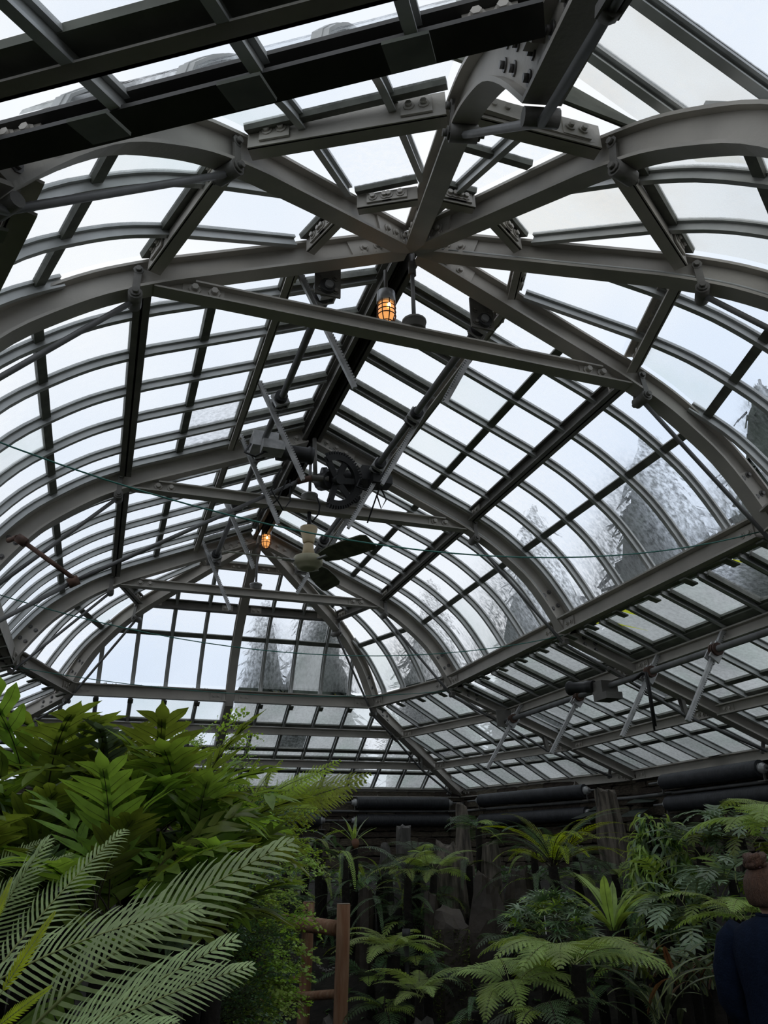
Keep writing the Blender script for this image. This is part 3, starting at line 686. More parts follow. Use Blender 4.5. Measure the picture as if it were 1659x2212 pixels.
root = eu('side_vent_opener', (1.85, 1.9, -0.88), 'right side vent opener, long pipe shaft with four racks under the lower roof', 'vent opener')
MB().tube([(1.85, 0.02, -0.88), (1.85, 3.0, -0.88)], 0.0165, 10).build('shaft', 'pipe', root)
for y in (0.81, 1.32, 2.03, 2.89):
    rack(root, (1.94, y, -0.77), (1.625, y, -1.225), tooth=-1); 
    for k in (-0.035, -0.02, -0.005): MB().cyl((1.85, y + k - 0.004, -0.88), (1.85, y + k + 0.004, -0.88), 0.032, 12).build('coil_collar', 'rust', root)
    m = MB(); m.beam((1.83, y, -0.93), (1.89, y, -0.85), (0, 1, 0), [(-0.03, 0.03, -0.022, -0.012), (-0.03, 0.03, 0.012, 0.022)]); m.build('pinion_box', 'galv', root)
m = MB(); m.sweep([(1.79, 1.72, -0.93), (1.90, 1.72, -0.93)], (0, 1, 0), (0, 0, 1), [(-0.085, 0.045, -0.03, 0.01), (-0.05, 0.05, 0.01, 0.08)]); m.build('gear_box', 'steel_dark', root)
m = MB(); q = Vector((1.80, 1.76, -0.87)); d = Vector((-0.35, 0.9, 0.1)).normalized(); m.tube([q, q + d * 0.05, q + d * 0.055, q + d * 0.16, q + d * 0.162, q + d * 0.18], [0.036, 0.036, 0.032, 0.032, 0.042, 0.042], 14); m.build('motor', 'black', root)
for dx, dl in ((0, .30), (0.012, .28)): MB().tube([(1.84, 1.45, -0.90), (1.80 + dx, 1.30, -0.885), (1.775 + dx, 1.245, -0.90), (1.77 + dx, 1.235, -0.95), (1.765 + dx, 1.23, -0.90 - dl)], 0.0055, 6).build('hanging_cable', 'cable', root)
m = MB(); m.sweep([(1.78, 2.985, -0.86), (1.90, 2.985, -0.86)], (0, 1, 0), (0, 0, 1), [(-0.004, 0.004, -0.06, 0.06)]); m.build('bearing_plate', 'steel_dark', root)
# half gear wheel and its long crank shaft to the left wall
root = eu('gear_wheel', (0.10, 1.44, 0.09), 'black cast half gear wheel with spokes hanging under the middle ridge joint', 'gear wheel')
c = Vector((0.11, 1.43, 0.085)); R0 = 0.150; m = MB()
ax = Vector((0.25, -0.93, -0.25)).normalized(); e1 = Vector((ax.y, -ax.x, 0)).normalized() * -1; e2 = ax.cross(e1).normalized(); e2 = e2 if e2.z > 0 else -e2
if e1.x < 0: e1 = -e1
def gp(a, r): return c + e1 * (r * math.cos(a)) + e2 * (r * math.sin(a))
rim = [math.radians(a) for a in range(-105, 131, 9)]
m.sweep([gp(a, R0 * 0.86) for a in rim], ax, [(gp(a, 1) - c) for a in rim], [(-0.014, 0.014, -0.018, 0.012)])
for a in [math.radians(x) for x in range(-100, 128, 6)]:
    p = gp(a, R0 * 0.93); u = (gp(a, 1) - c); s2 = ax.cross(u); m.sweep([p - ax * 0.013, p + ax * 0.013], s2, u, [(-0.004, 0.004, 0, 0.018)])
for a in (-100, -40, 10, 70, 125):
    a = math.radians(a); u = (gp(a, 1) - c); m.sweep([gp(a, 0.02), gp(a, R0 * 0.85)], ax.cross(u), ax, [(-0.016, 0.016, -0.008, 0.008)])
m.tube([c - ax * 0.03, c + ax * 0.045], 0.028, 12); m.build('spoked_rim', 'black', root)
m = MB(); m.tube([c - ax * 0.02 - e1 * 0.02, c - e1 * 0.03 - ax * 0.12], 0.05, 14); m.tube([c - ax * 0.07, c + e1 * 0.19 - ax * 0.06], 0.030, 12); m.build('motor', 'black', root)
m = MB(); m.tube([(-0.02, 1.46, 0.095), (0.07, 1.44, 0.09)], 0.018, 8); m.tube([(0.0, 1.46, 0.095), (0.0, 1.5, 0.36)], 0.012, 8); m.build('bearing_arm', 'steel_dark', root)
root = eu('crank_shaft', (-0.6, 1.46, -0.25), 'long thin crank pipe slanting from the half gear wheel to the left curve', 'pipe')
MB().tube([(-0.02, 1.46, 0.095), (-0.10, 1.46, 0.06)], 0.017, 8).build('joint', 'rust', root)
MB().tube([(-0.10, 1.46, 0.06), (-1.12, 1.46, -0.60)], 0.0105, 8).build('upper_pipe', 'pipe', root)
m = MB(); m.tube([(-1.105, 1.46, -0.59), (-1.145, 1.46, -0.615)], 0.024, 8); m.build('joint', 'rust', root)
MB().tube([(-1.14, 1.46, -0.615), (-1.52, 1.46, -0.90), (-1.75, 1.46, -1.1)], 0.0105, 8).build('lower_pipe', 'pipe', root)
m = MB(); m.tube([(-1.125, 1.45, -0.59), (-1.37, 1.42, -0.44)], 0.011, 8); m.build('steady_bar', 'rust', root)
m = MB(); m.tube([(-1.345, 1.42, -0.455), (-1.385, 1.42, -0.43)], 0.022, 8); m.tube([(-1.385, 1.42, -0.43), (-1.43, 1.50, -0.42)], 0.012, 8); m.build('clamp', 'rust', root)
# king rods with round junction boxes, cage lamps, ceiling fan
for i, (y, xb) in enumerate(((0.0, 0.0), (SP, 0.0), (2 * SP, 0.0))):
    root = eu('hanger_rod', (0, y, 0.2), ('vertical hanger rod with round box on the nearest tie beam', 'vertical hanger rod with round box on the middle tie beam', 'vertical hanger rod with round box on the farthest tie beam')[i], 'hanger rod', 'hanger rods with junction boxes')
    MB().tube([(0, y, 0.37), (0, y, 0.03)], 0.0085, 8).build('rod', 'pipe', root)
    MB().tube([(0, y, 0.33), (0, y, 0.27)], 0.016, 8).build('coupling', 'steel_dark', root)
    m = MB(); m.tube([(0, y, 0.008), (0, y, 0.04), (0, y, 0.041), (0, y, 0.05)], [0.042, 0.042, 0.046, 0.046], 16); m.tube([(0, y, 0.05), (0, y, 0.065)], 0.016, 8); m.build('junction_box', 'galv' if i else 'steel_dark', root)
M['lamp_glass'] = bpy.data.materials.new('amber lamp glass'); M['lamp_glass'].use_nodes = True
t_ = M['lamp_glass'].node_tree; b_ = t_.nodes['Principled BSDF']; b_.inputs['Base Color'].default_value = (0.9, 0.45, 0.15, 1); b_.inputs['Roughness'].default_value = 0.3
b_.inputs['Emission Color'].default_value = (1.0, 0.42, 0.12, 1); b_.inputs['Emission Strength'].default_value = 0.75
M['filament'] = bpy.data.materials.new('glowing filament'); M['filament'].use_nodes = True
b_ = M['filament'].node_tree.nodes['Principled BSDF']; b_.inputs['Emission Color'].default_value = (1.0, 0.62, 0.25, 1); b_.inputs['Emission Strength'].default_value = 14
for (x, y, z), lab, stem in (((-0.062, 0.13, 0.19), 'lit amber cage lamp hanging beside the nearest ridge hub', 0.12), ((0.035, 3.03, 0.36), 'lit amber cage lamp at the far ridge end above the fan blade', 0.06)):
    root = eu('cage_lamp', (x, y, z), lab, 'lamp', 'amber cage lamps')
    MB().tube([(x, y, z + 0.075), (x, y, z + 0.075 + stem)], 0.008, 8).build('stem', 'steel_dark', root)
    MB().tube([(x, y, z + 0.085), (x, y, z + 0.08), (x, y, z + 0.03), (x, y, z + 0.025)], [0.022, 0.036, 0.038, 0.034], 16).build('cap', 'galv', root)
    MB().tube([(x, y, z + 0.028), (x, y, z + 0.02), (x, y, z - 0.035), (x, y, z - 0.06), (x, y, z - 0.07)], [0.024, 0.031, 0.031, 0.02, 0.004], 16).build('amber_globe', 'lamp_glass', root)
    MB().tube([(x, y - 0.0335, z - 0.012), (x, y - 0.0335, z + 0.004)], 0.006, 6).build('filament', 'filament', root)
    m = MB()
    for k in range(8):
        a = 2 * math.pi * k / 8; ca, sa = math.cos(a), math.sin(a)
        m.tube([(x + ca * .037, y + sa * .037, z + .03), (x + ca * .037, y + sa * .037, z - .035), (x + ca * .025, y + sa * .025, z - .068), (x + ca * .008, y + sa * .008, z - .078)], 0.0022, 5)
    for zz, r_ in ((0.005, .037), (-0.015, .037), (-0.035, .037), (-0.066, .026)):
        m.tube([(x + math.cos(2 * math.pi * k / 20) * r_, y + math.sin(2 * math.pi * k / 20) * r_, z + zz) for k in range(21)], 0.0022, 5, False)
    m.build('wire_cage', 'rust', root)
fx, fy, fz = 0.0, SP, -0.345
root = eu('ceiling_fan', (fx, fy, fz), 'cream ceiling fan with three olive blades hanging from the middle tie beam', 'fan')
MB().tube([(fx, fy, fz + 0.29), (fx, fy, fz + 0.19)], 0.011, 8).build('down_rod', 'black', root)
MB().tube([(fx, fy, fz + 0.205), (fx, fy, fz + 0.20), (fx, fy, fz + 0.185), (fx, fy, fz + 0.13), (fx, fy, fz + 0.112), (fx, fy, fz + 0.108)], [0.03, 0.047, 0.047, 0.033, 0.031, 0.024], 20).build('upper_canopy', 'cream', root)
MB().tube([(fx, fy, fz + 0.106), (fx, fy, fz + 0.10), (fx, fy, fz + 0.085), (fx, fy, fz + 0.03)], [0.022, 0.028, 0.028, 0.038], 20).build('lower_canopy', 'cream', root)
MB().tube([(fx, fy, fz + 0.03), (fx, fy, fz + 0.027), (fx, fy, fz + 0.02), (fx, fy, fz - 0.015), (fx, fy, fz - 0.018), (fx, fy, fz - 0.035), (fx, fy, fz - 0.04)], [0.045, 0.074, 0.078, 0.076, 0.064, 0.057, 0.035], 24).build('motor_housing', 'cream_green', root)
for ang in (-177, -59, 57):
    a = math.radians(ang); d = Vector((math.cos(a), math.sin(a), 0)); sd = Vector((-d.y, d.x, 0)); m = MB()
    path = [Vector((fx, fy, fz + 0.004)) + d * r_ + Vector((0, 0, 0.0)) for r_ in (0.10, 0.18, 0.30, 0.41, 0.44)]
    ws = [0.030, 0.048, 0.054, 0.052, 0.040]; vs = []; fs = []
    for p, w in zip(path, ws):
        tilt = -0.42
        for s_ in (-1, 1):
            for dz in (-0.003, 0.003): vs.append(p + sd * (s_ * w) + Vector((0, 0, s_ * w * tilt + dz)))
    for k in range(4):
        i = 4 * k; fs += [(i, i + 4, i + 6, i + 2), (i + 1, i + 3, i + 7, i + 5), (i, i + 1, i + 5, i + 4), (i + 2, i + 6, i + 7, i + 3)]
    fs += [(0, 2, 3, 1), (16, 17, 19, 18)]
    m.add(vs, fs); bl = m.build('blade', 'blade', root)
    MB().beam(Vector((fx, fy, fz + 0.002)) + d * 0.06, Vector((fx, fy, fz + 0.002)) + d * 0.14, (0, 0, 1), [(-0.012, 0.012, -0.004, 0.004)]).build('blade_arm', 'galv', root)
# cables along ribs, green wires strung across
root = eu('electric_cable', (0.1, 1.5, 0.0), 'thin black cables looping under the middle tie beam around the fan mount', 'cable')
for pts in ([(-0.2, 1.42, 0.10), (-0.24, 1.44, -0.02), (-0.17, 1.45, -0.12), (-0.13, 1.47, -0.05), (-0.14, 1.45, 0.06)], [(0.03, 1.54, 0.03), (0.045, 1.53, -0.03), (0.04, 1.53, -0.08), (0.01, 1.56, -0.12)], [(-0.16, 1.44, 0.05), (-0.2, 1.46, -0.06), (-0.3, 1.47, -0.16), (-0.29, 1.46, -0.25)], [(0.36, 1.46, 0.12), (0.40, 1.45, 0.02), (0.37, 1.45, -0.04), (0.35, 1.46, 0.04), (0.37, 1.47, 0.10), (0.3, 1.48, -0.12)]):
    MB().tube(pts, 0.0045, 5).build('cable', 'cable', root)
for key, zr, lab in (('T1L', 0.022, 'conduit along the left middle rib to the vent motor'), ('T1R', 0.022, 'conduit along the right middle rib from the ridge'), ('T0R', 0.022, 'pale conduit along the nearest right rib')):
    pts = [rp(key, p[0], p[1], -0.02) for p in offset(cut(PB, 0.06, 1.40), 0.02)]
    if key == 'T0R': key2 = 'NE'; pts = [rp('NE', p[0], p[1], -0.022) for p in offset(cut(PB, 0.12, 1.45), 0.02)]; lab = 'pale conduit along the near rib running to the right edge'
    r_ = MB().tube(pts, 0.0055, 6).build('conduit', 'alu'); tag(r_, lab, 'conduit', 'conduits clipped to the ribs')
def wire(p0, p1, sag, label):
    p0 = Vector(p0); p1 = Vector(p1); pts = []
    for k in range(25):
        t = k / 24; p = p0.lerp(p1, t); p.z -= sag * 4 * t * (1 - t); pts.append(p)
    tag(MB().tube(pts, 0.0026, 5).build('green_wire', 'green_wire'), label, 'wire', 'green wires strung across the house')
wire((-1.5, 0.0, -0.62), (1.5, 0.04, -0.60), 0.25, 'highest green wire, strung across the nearest truss below the fan')
wire((-1.5, SP, -0.64), (1.51, SP, -0.63), 0.20, 'middle green wire, strung across the middle truss knees')
wire((-1.5, 2 * SP, -0.64), (1.49, 2 * SP, -0.645), 0.10, 'lowest green wire, strung across the farthest truss knees')
# finned heating pipes on the wall
def radiator(a, b, z, label, r=0.052):
    a = Vector((*a, 0)); b = Vector((*b, 0)); t = (b - a).normalized(); inn = Vector((-t.y, t.x, 0))
    root = eu('finned_heater', ((a.x + b.x) / 2, (a.y + b.y) / 2, z), label, 'heater', 'black finned heating pipes on the wall')
    a = Vector((a.x, a.y, z)); b = Vector((b.x, b.y, z)); L_ = (b - a).length; m = MB(); n = int(L_ / 0.011); pts = []; rs = []
    for k in range(n + 1):
        p = a + t * (L_ * k / n); pts += [p - t * 0.002, p + t * 0.002, p + t * 0.0035]; rs += [r, r, r * 0.86]
    m.tube(pts, rs, 14); tag(m.build('fins', 'heater', root), kind='stuff')
    for e, s_ in ((a, -1), (b, 1)):
        MB().tube([e, e + t * (s_ * 0.03), e + t * (s_ * 0.032), e + t * (s_ * 0.05)], [r * 0.62, r * 0.62, r * 0.4, r * 0.4], 12).build('end_cap', 'galv', root)
        MB().tube([e + t * (s_ * 0.05), e + t * (s_ * 0.17)], 0.008, 8).build('pipe_tail', 'pipe', root)
        m = MB(); q = e + t * (s_ * 0.022); m.beam(q + Vector((0, 0, -0.02)), q + Vector((0, 0, -0.075)), t, [(-0.008, 0.008, -0.003, 0.003)]); m.sweep([q + Vector((0, 0, -0.075)) - inn * 0.06, q + Vector((0, 0, -0.075)) + inn * 0.03], t, (0, 0, 1), [(-0.03, 0.03, -0.004, 0.004)]); m.build('bracket', 'steel_dark', root)
e0 = (0.788 * 2.95, 2 * SP + 0.616 * 2.95)
yf = 2 * SP + 0.616 * 2.92
radiator((2.22, yf), (1.33, yf), -1.315, 'upper black finned heater on the far wall, right of the tree fern')
radiator((2.22, yf), (1.33, yf), -1.465, 'lower black finned heater on the far wall, above the staghorn fern')
radiator((0.98, yf), (0.60, yf), -1.465, 'short finned heater half hidden behind the tree fern fronds')
dg = lambda t: (lerp(2.92, 2.92 * 0.788, t), lerp(2 * SP, 2 * SP + 0.616 * 2.92, t))
radiator(dg(0.20), dg(0.82), -1.31, 'upper black finned heater on the corner wall, left of the tall stump')
radiator(dg(0.20), dg(0.82), -1.48, 'lower black finned heater on the corner wall, behind the upright fern')
radiator((2.935, 1.775), (2.935, 2.70), -1.312, 'upper black finned heater on the right wall, right of the tall stump')
radiator((2.935, 1.62), (2.935, 2.68), -1.46, 'lower black finned heater on the right wall, behind the hanging ferns')
radiator((2.935, 0.3), (2.935, 1.55), -1.312, 'black finned heater on the right wall at the picture edge')
m = MB(); m.tube([(2.99, 0.3, -1.385), (2.99, 2 * SP, -1.385), (0.788 * 2.99, 2 * SP + 0.616 * 2.99, -1.385), (0.2, 2 * SP + 0.616 * 2.99, -1.385)], 0.012, 8)
tag(m.build('return_pipe', 'pipe'), 'thin grey return pipe running along the wall between the finned heaters', 'pipe')
# ---------------------------------------------------------------- upright stones and petrified stumps in the bed
M['slate'] = mat('dark grey upright slate', (0.035, 0.033, 0.029), rough=0.65, var=0.35, scale=5, bump=0.8, bscale=14, stretch=(3, 3, 0.7), col2=(0.10, 0.093, 0.083))
M['petrified'] = mat('petrified wood grey brown', (0.032, 0.027, 0.021), rough=0.75, var=0.4, scale=7, bump=1.0, bscale=16, stretch=(3.5, 3.5, 0.5), col2=(0.17, 0.145, 0.115))
M['boulder'] = mat('brown basalt boulder', (0.022, 0.017, 0.013), rough=0.6, var=0.4, scale=4, bump=0.5, bscale=12, col2=(0.06, 0.047, 0.036))
M['moss_rock'] = mat('mossy rock skin', (0.09, 0.125, 0.022), rough=0.95, var=0.5, scale=16, bump=0.9, bscale=50)
def rock(px, ptop, dep, wpx, pbot, name, label, m='slate', seed=0, taper=0.6, cutk=0.3, depthr=0.7, ridges=0.0, n=14, cat='rock', moss=False, group='upright stones in the fern bed'):
    top = at(px, ptop, dep); bot = at(px, pbot, dep); w = wpx * dep / FPX
    gz_ = ground(top.x, top.y); b = Vector((bot.x, bot.y, min(gz_ - 0.05, bot.z)))
    hgt = top.z - b.z; rr = random.Random(seed); R_ = [1 + rr.uniform(-.22, .22) for _ in range(n)]
    root = empty(name, (b.x, b.y, b.z), label, cat, group)
    mb = MB(False); rows = 11; vs = []; fs = []
    sh = Vector((rr.uniform(-.03, .03), rr.uniform(-.03, .03), 0)); ca = rr.uniform(0, 6.28)
    for j in range(rows):
        t = j / (rows - 1); k = lerp(1.0, taper, t ** 1.6)
        for i in range(n):
            a = 2 * math.pi * i / n; r_ = w / 2 * k * R_[i] * (1 + (ridges if i % 2 else -ridges))
            p = Vector((math.cos(a) * r_, math.sin(a) * r_ * depthr, 0))
            q = CR.copy(); q.z = 0; q.normalize(); pw = q * p.x + Vector((-q.y, q.x, 0)) * p.y
            z = hgt * t
            if j >= rows - 2: z -= cutk * w * (0.5 + 0.5 * math.cos(a - ca)) * (1 if j == rows - 1 else .8) + (rr.uniform(0, .22) * w if j == rows - 1 else 0)
            nz = noise.noise(Vector((math.cos(a) * 1.5 + seed * 7, math.sin(a) * 1.5, z * 3.2 + seed))) * 0.20 * w
            vs.append(Vector((b.x, b.y, b.z)) + pw * (1 + nz / max(r_, .02)) + Vector((0, 0, z)) + sh * (t * t * 0.8 * hgt))
    for j in range(rows - 1):
        for i in range(n):
            i2 = (i + 1) % n; fs.append((j * n + i, j * n + i2, (j + 1) * n + i2, (j + 1) * n + i))
    c = sum((vs[(rows - 1) * n + i] for i in range(n)), Vector()) / n + Vector((0, 0, 0.02 * w)); vs.append(c); ci = len(vs) - 1
    fs += [((rows - 1) * n + i, (rows - 1) * n + (i + 1) % n, ci) for i in range(n)]
    mb.add(vs, fs); mb.build('stone_body', m, root)
    if moss:
        mm = MB(False); idx = [(j, i) for j in range(0, int(rows * 0.80)) for i in range(n)]
        for j, i in idx:
            i2 = (i + 1) % n; A, B, C_, D = vs[j * n + i], vs[j * n + i2], vs[(j + 1) * n + i2], vs[(j + 1) * n + i]
            nn_ = (B - A).cross(D - A).normalized()
            for _ in range(26):
                u, v = rr.random(), rr.random(); p = A.lerp(B, u).lerp(D.lerp(C_, u), v); l = rr.uniform(.008, .022); d = Vector((rr.uniform(-1, 1), rr.uniform(-1, 1), rr.uniform(-1, .2))) * l
                mm.add([p - nn_ * .002, p + nn_ * l, p + d], [(0, 1, 2), (0, 2, 1)])
        tag(mm.build('moss_coat', 'moss_rock', root), kind='stuff')
    return root
rock(1333, 1692, 8.0, 58, 1890, 'petrified_stump', 'tall petrified wood column standing against the wall, right of centre', 'petrified', 1, 0.78, 0.10, 0.8, 0.10, 20, 'petrified wood')
rock(1000, 1727, 8.2, 34, 1800, 'slate_pillar', 'small pointed grey slate in front of the wall between the two heaters', 'petrified', 2, 0.55, 0.3, 0.6)
rock(872, 1776, 7.4, 40, 1860, 'slate_pillar', 'blunt pale topped slate pillar left of centre', 'slate', 3, 0.80, 0.15, 0.7)
rock(838, 1812, 7.0, 36, 1900, 'slate_pillar', 'dark notched slate just left of the blunt pillar', 'slate', 4, 0.5, 0.8, 0.6)
rock(910, 1818, 6.8, 24, 1930, 'slate_pillar', 'narrow finger of slate right of the blunt pillar', 'slate', 5, 0.5, 0.3, 0.8)
rock(968, 1806, 6.8, 78, 1935, 'petrified_stump', 'broad ridged petrified wood slab at centre, higher on its right', 'petrified', 6, 0.75, 0.55, 0.6, 0.08, 18, 'petrified wood')
rock(1064, 1812, 6.9, 44, 1900, 'petrified_stump', 'dark petrified stump behind the big dark boulder', 'petrified', 7, 0.8, 0.2, 0.7, 0.06, 16, 'petrified wood')
rock(1062, 1878, 6.3, 100, 2050, 'boulder', 'large dark wedge boulder right of the mossy standing stone', 'boulder', 8, 0.40, 0.15, 0.7)
rock(1128, 1868, 6.6, 78, 1965, 'boulder', 'brown pointed boulder below the upright palm like fern', 'boulder', 9, 0.45, 0.25, 0.7)
rock(980, 1950, 5.8, 82, 2170, 'mossy_stone', 'standing stone with pale split top and green moss below', 'boulder', 10, 0.80, 0.5, 0.75, 0, 12, 'rock', True)
rock(1274, 1820, 7.2, 38, 1930, 'slate_pillar', 'narrow dark slate between upright fern and tall stump', 'slate', 12, 0.55, 0.4, 0.7)
rock(930, 1920, 6.2, 40, 2010, 'boulder', 'small dark boulder left of the mossy standing stone', 'boulder', 13, 0.6, 0.3)
rock(790, 1915, 6.4, 44, 2010, 'boulder', 'dark boulder behind the hanging green fronds right of the rail', 'boulder', 14, 0.6, 0.3)
rock(720, 2190, 5.0, 60, 2240, 'boulder', 'grey boulder at the foot of the wooden rail', 'slate', 15, 0.5, 0.4)
rock(915, 2185, 4.9, 110, 2240, 'boulder', 'low grey boulder at the bottom edge below the small tree fern', 'slate', 16, 0.5, 0.4)
# ---------------------------------------------------------------- rustic wooden rail
M['log'] = mat('weathered orange brown log', (0.17, 0.075, 0.034), rough=0.75, var=0.35, scale=6, bump=0.5, bscale=20, stretch=(4, 4, 0.5), col2=(0.25, 0.15, 0.09))
M['log_end'] = mat('grey log end grain', (0.16, 0.125, 0.09), rough=0.8, var=0.3, scale=18)
root = empty('log_railing', (0.2, 2.3, 0), 'rustic log railing with two posts and cross rails, half behind maidenhair fern', 'railing')
def logp(p0, p1, r, name):
    m = MB(False); p0 = Vector(p0); p1 = Vector(p1); m.tube([p0.lerp(p1, t) + Vector((noise.noise(p0 * 3 + Vector((t * 3, 0, 0))), noise.noise(p0 * 3 + Vector((0, t * 3, 1))), 0)) * 0.008 for t in (0, .2, .4, .6, .8, 1)], [r * q for q in (1.05, 1, .98, .99, .97, .96)], 12, True)
    return m.build(name, 'log', root)
pr = at(742, 1953, 5.3); pl_ = at(668, 1948, 5.9)
for p, r in ((pr, 0.049), (pl_, 0.047)):
    o = logp((p.x - 0.03, p.y, ground(p.x, p.y) - 0.1), p, r, 'post')
    MB(False).tube([p, p + Vector((0, 0, 0.004))], r * 0.95, 12).build('end_grain', 'log_end', o)
a0 = at(600, 1990, 5.9); b0 = at(736, 2006, 5.30); logp(a0 + (a0 - b0) * 0.5, b0, 0.053, 'rail')
a0 = at(620, 2155, 5.75); b0 = at(730, 2147, 5.33); logp(a0 + (a0 - b0) * 0.7, b0, 0.031, 'rail')
a0 = at(560, 1985, 6.3); b0 = at(660, 1990, 5.92); logp(a0, b0, 0.035, 'rail')
a0 = at(600, 2120, 6.2); b0 = at(660, 2112, 5.92); logp(a0, b0, 0.025, 'rail')
m = MB(False); pa = at(676, 2068, 5.85); pb_ = at(726, 2088, 5.33)
for k in range(16):
    t = k / 15; p = pa.lerp(pb_, t); p.z -= 0.05 * 4 * t * (1 - t)
    a = k % 2 * math.pi / 2; u = Vector((math.cos(a), 0, math.sin(a))) * 0.010
    d = (pb_ - pa).normalized() * 0.018
    m.tube([p + d * math.cos(q * math.pi / 4) + u * math.sin(q * math.pi / 4) for q in range(9)], 0.003, 4, False)
tag(m.build('chain', 'steel_dark'), 'thin chain hanging between the two log posts', 'chain')
m = MB(False); p = at(878, 2030, 5.6); m.tube([(p.x, p.y, ground(p.x, p.y)), p], 0.018, 8); m.tube([p, p + Vector((0, 0, .07))], 0.03, 10)
tag(m.build('black_post', 'black'), 'slim black post beside the small tree fern', 'post')
# ---------------------------------------------------------------- the visitor at the right edge
M['skin'] = mat('light skin', (0.50, 0.30, 0.22), rough=0.5, var=0.06, scale=10)
M['hair'] = mat('reddish brown hair', (0.075, 0.035, 0.02), rough=0.5, var=0.35, scale=10, stretch=(12, 12, 2), bump=0.8, bscale=30, col2=(0.15, 0.075, 0.045))
M['navy'] = mat('navy knit sweater', (0.007, 0.012, 0.027), rough=0.95, var=0.2, scale=30, bump=0.3, bscale=120, spec=0.1)
M['jeans'] = mat('dark trousers', (0.012, 0.013, 0.017), rough=0.85, var=0.2, scale=40, bump=0.2, bscale=150)
M['shoe'] = mat('dark shoe', (0.02, 0.018, 0.016), rough=0.6)
hp = at(1661, 1925, 3.15); PX, PY = hp.x, hp.y
root = empty('person', (PX, PY, 0), 'person in a navy sweater with hair in a bun, back turned, at right edge', 'person')
fwd = (CR * 0.86 + CF * 0.50); fwd.z = 0; fwd.normalize(); rgt = Vector((fwd.y, -fwd.x, 0)); UPV = Vector((0, 0, 1))
def pp(f, r, z): return Vector((PX, PY, 0)) + fwd * (f + .005 * sstep(1.33, 1.42, z)) + rgt * r + UPV * (z * 1.02 - 0.075 * sstep(1.33, 1.41, z))
def loft(rings, n=20, close=True, yaw=None):
    """rings: (f, r, z, half depth, half width[, tilt])"""
    vs = []; fs = []
    for (f, r, z, hd, hw) in rings:
        for k in range(n):
            a = 2 * math.pi * k / n; c, s_ = math.cos(a), math.sin(a)
            c = math.copysign(abs(c) ** 0.85, c); s_ = math.copysign(abs(s_) ** 0.85, s_)
            vs.append(pp(f + c * hd, r + s_ * hw, z))
    for j in range(len(rings) - 1):
        for k in range(n):
            k2 = (k + 1) % n; fs.append((j * n + k, j * n + k2, (j + 1) * n + k2, (j + 1) * n + k))
    if close: fs.append(tuple(range(n))[::-1]); fs.append(tuple((len(rings) - 1) * n + k for k in range(n)))
    return vs, fs
def limb(pts, rs, n=14): m = MB(False); m.tube([pp(*p) for p in pts], rs, n); return m.v, m.f
sk = MB(False)   # body: head, neck, trunk, arms, legs and hands as one mesh
def addsm(mb, vf): mb.add(vf[0], vf[1], True)
addsm(sk, loft([(0.00, 0, 0.86, .09, .15), (0, 0, 1.0, .085, .13), (0.0, 0, 1.15, .095, .15), (-.01, 0, 1.25, .085, .165), (-.01, 0, 1.30, .06, .10), (0, 0, 1.325, .050, .055), (.012, 0, 1.37, .047, .050), (.03, 0, 1.405, .06, .055), (.035, 0, 1.43, .078, .062), (.03, 0, 1.46, .088, .068), (.022, 0, 1.50, .092, .072), (.015, 0, 1.54, .088, .070), (.008, 0, 1.575, .068, .056), (.005, 0, 1.595, .03, .025)], 24))
for s_ in (-1, 1):
    addsm(sk, limb([(-.01, s_ * .155, 1.265), (-.03, s_ * .20, 1.12), (-.02, s_ * .215, 1.02), (.06, s_ * .20, .93), (.16, s_ * .17, .90)], [.045, .042, .036, .032, .026]))
    addsm(sk, limb([(0, s_ * .08, .90), (.01, s_ * .085, .70), (.015, s_ * .09, .47), (0, s_ * .09, .30), (-.02, s_ * .09, .08)], [.085, .075, .055, .05, .036]))
    # hand: palm and five fingers
    addsm(sk, limb([(.15, s_ * .17, .90), (.18, s_ * .165, .898), (.22, s_ * .16, .893), (.245, s_ * .158, .89)], [.024, .034, .036, .030], 10))
    for fi, (o, L_) in enumerate(((-.026, .062), (-.009, .075), (.009, .072), (.025, .056))):
        addsm(sk, limb([(.238, s_ * (.158) + o, .889), (.238 + L_ * .5, s_ * .156 + o * 1.05, .882), (.238 + L_ * .85, s_ * .155 + o, .862), (.238 + L_ * .95, s_ * .155 + o, .842)], [.0095, .0088, .008, .006], 8))
    addsm(sk, limb([(.17, s_ * .145, .905), (.195, s_ * .125, .905), (.225, s_ * .118, .898), (.245, s_ * .12, .89)], [.012, .0115, .010, .007], 8))
    # ear
    sk.add(*[q for q in limb([(.012, s_ * .070, 1.455), (.000, s_ * .080, 1.475), (.000, s_ * .082, 1.498), (.014, s_ * .077, 1.513), (.024, s_ * .072, 1.505), (.02, s_ * .071, 1.478)], [.008, .009, .010, .010, .008, .006], 8)])
# nose, lips, eyes on the turned away face
addsm(sk, limb([(.112, 0, 1.505), (.122, 0, 1.485), (.136, 0, 1.468), (.118, 0, 1.458)], [.008, .011, .014, .008], 8))
body = sk.build('body', 'skin', root)
m = MB(False); m.tube([pp(.108, -.02, 1.437), pp(.118, 0, 1.438), pp(.108, .02, 1.437)], [.004, .008, .004], 8); m.build('lips', mat('lips', (0.4, 0.16, 0.13), rough=0.5), root)
for s_ in (-1, 1):
    m = MB(False); m.tube([pp(.094, s_ * .030, 1.502), pp(.104, s_ * .030, 1.502), pp(.109, s_ * .030, 1.502)], [.010, .010, .003], 10); m.build('eye', mat('eye white', (0.7, 0.68, 0.65), rough=0.2), root)
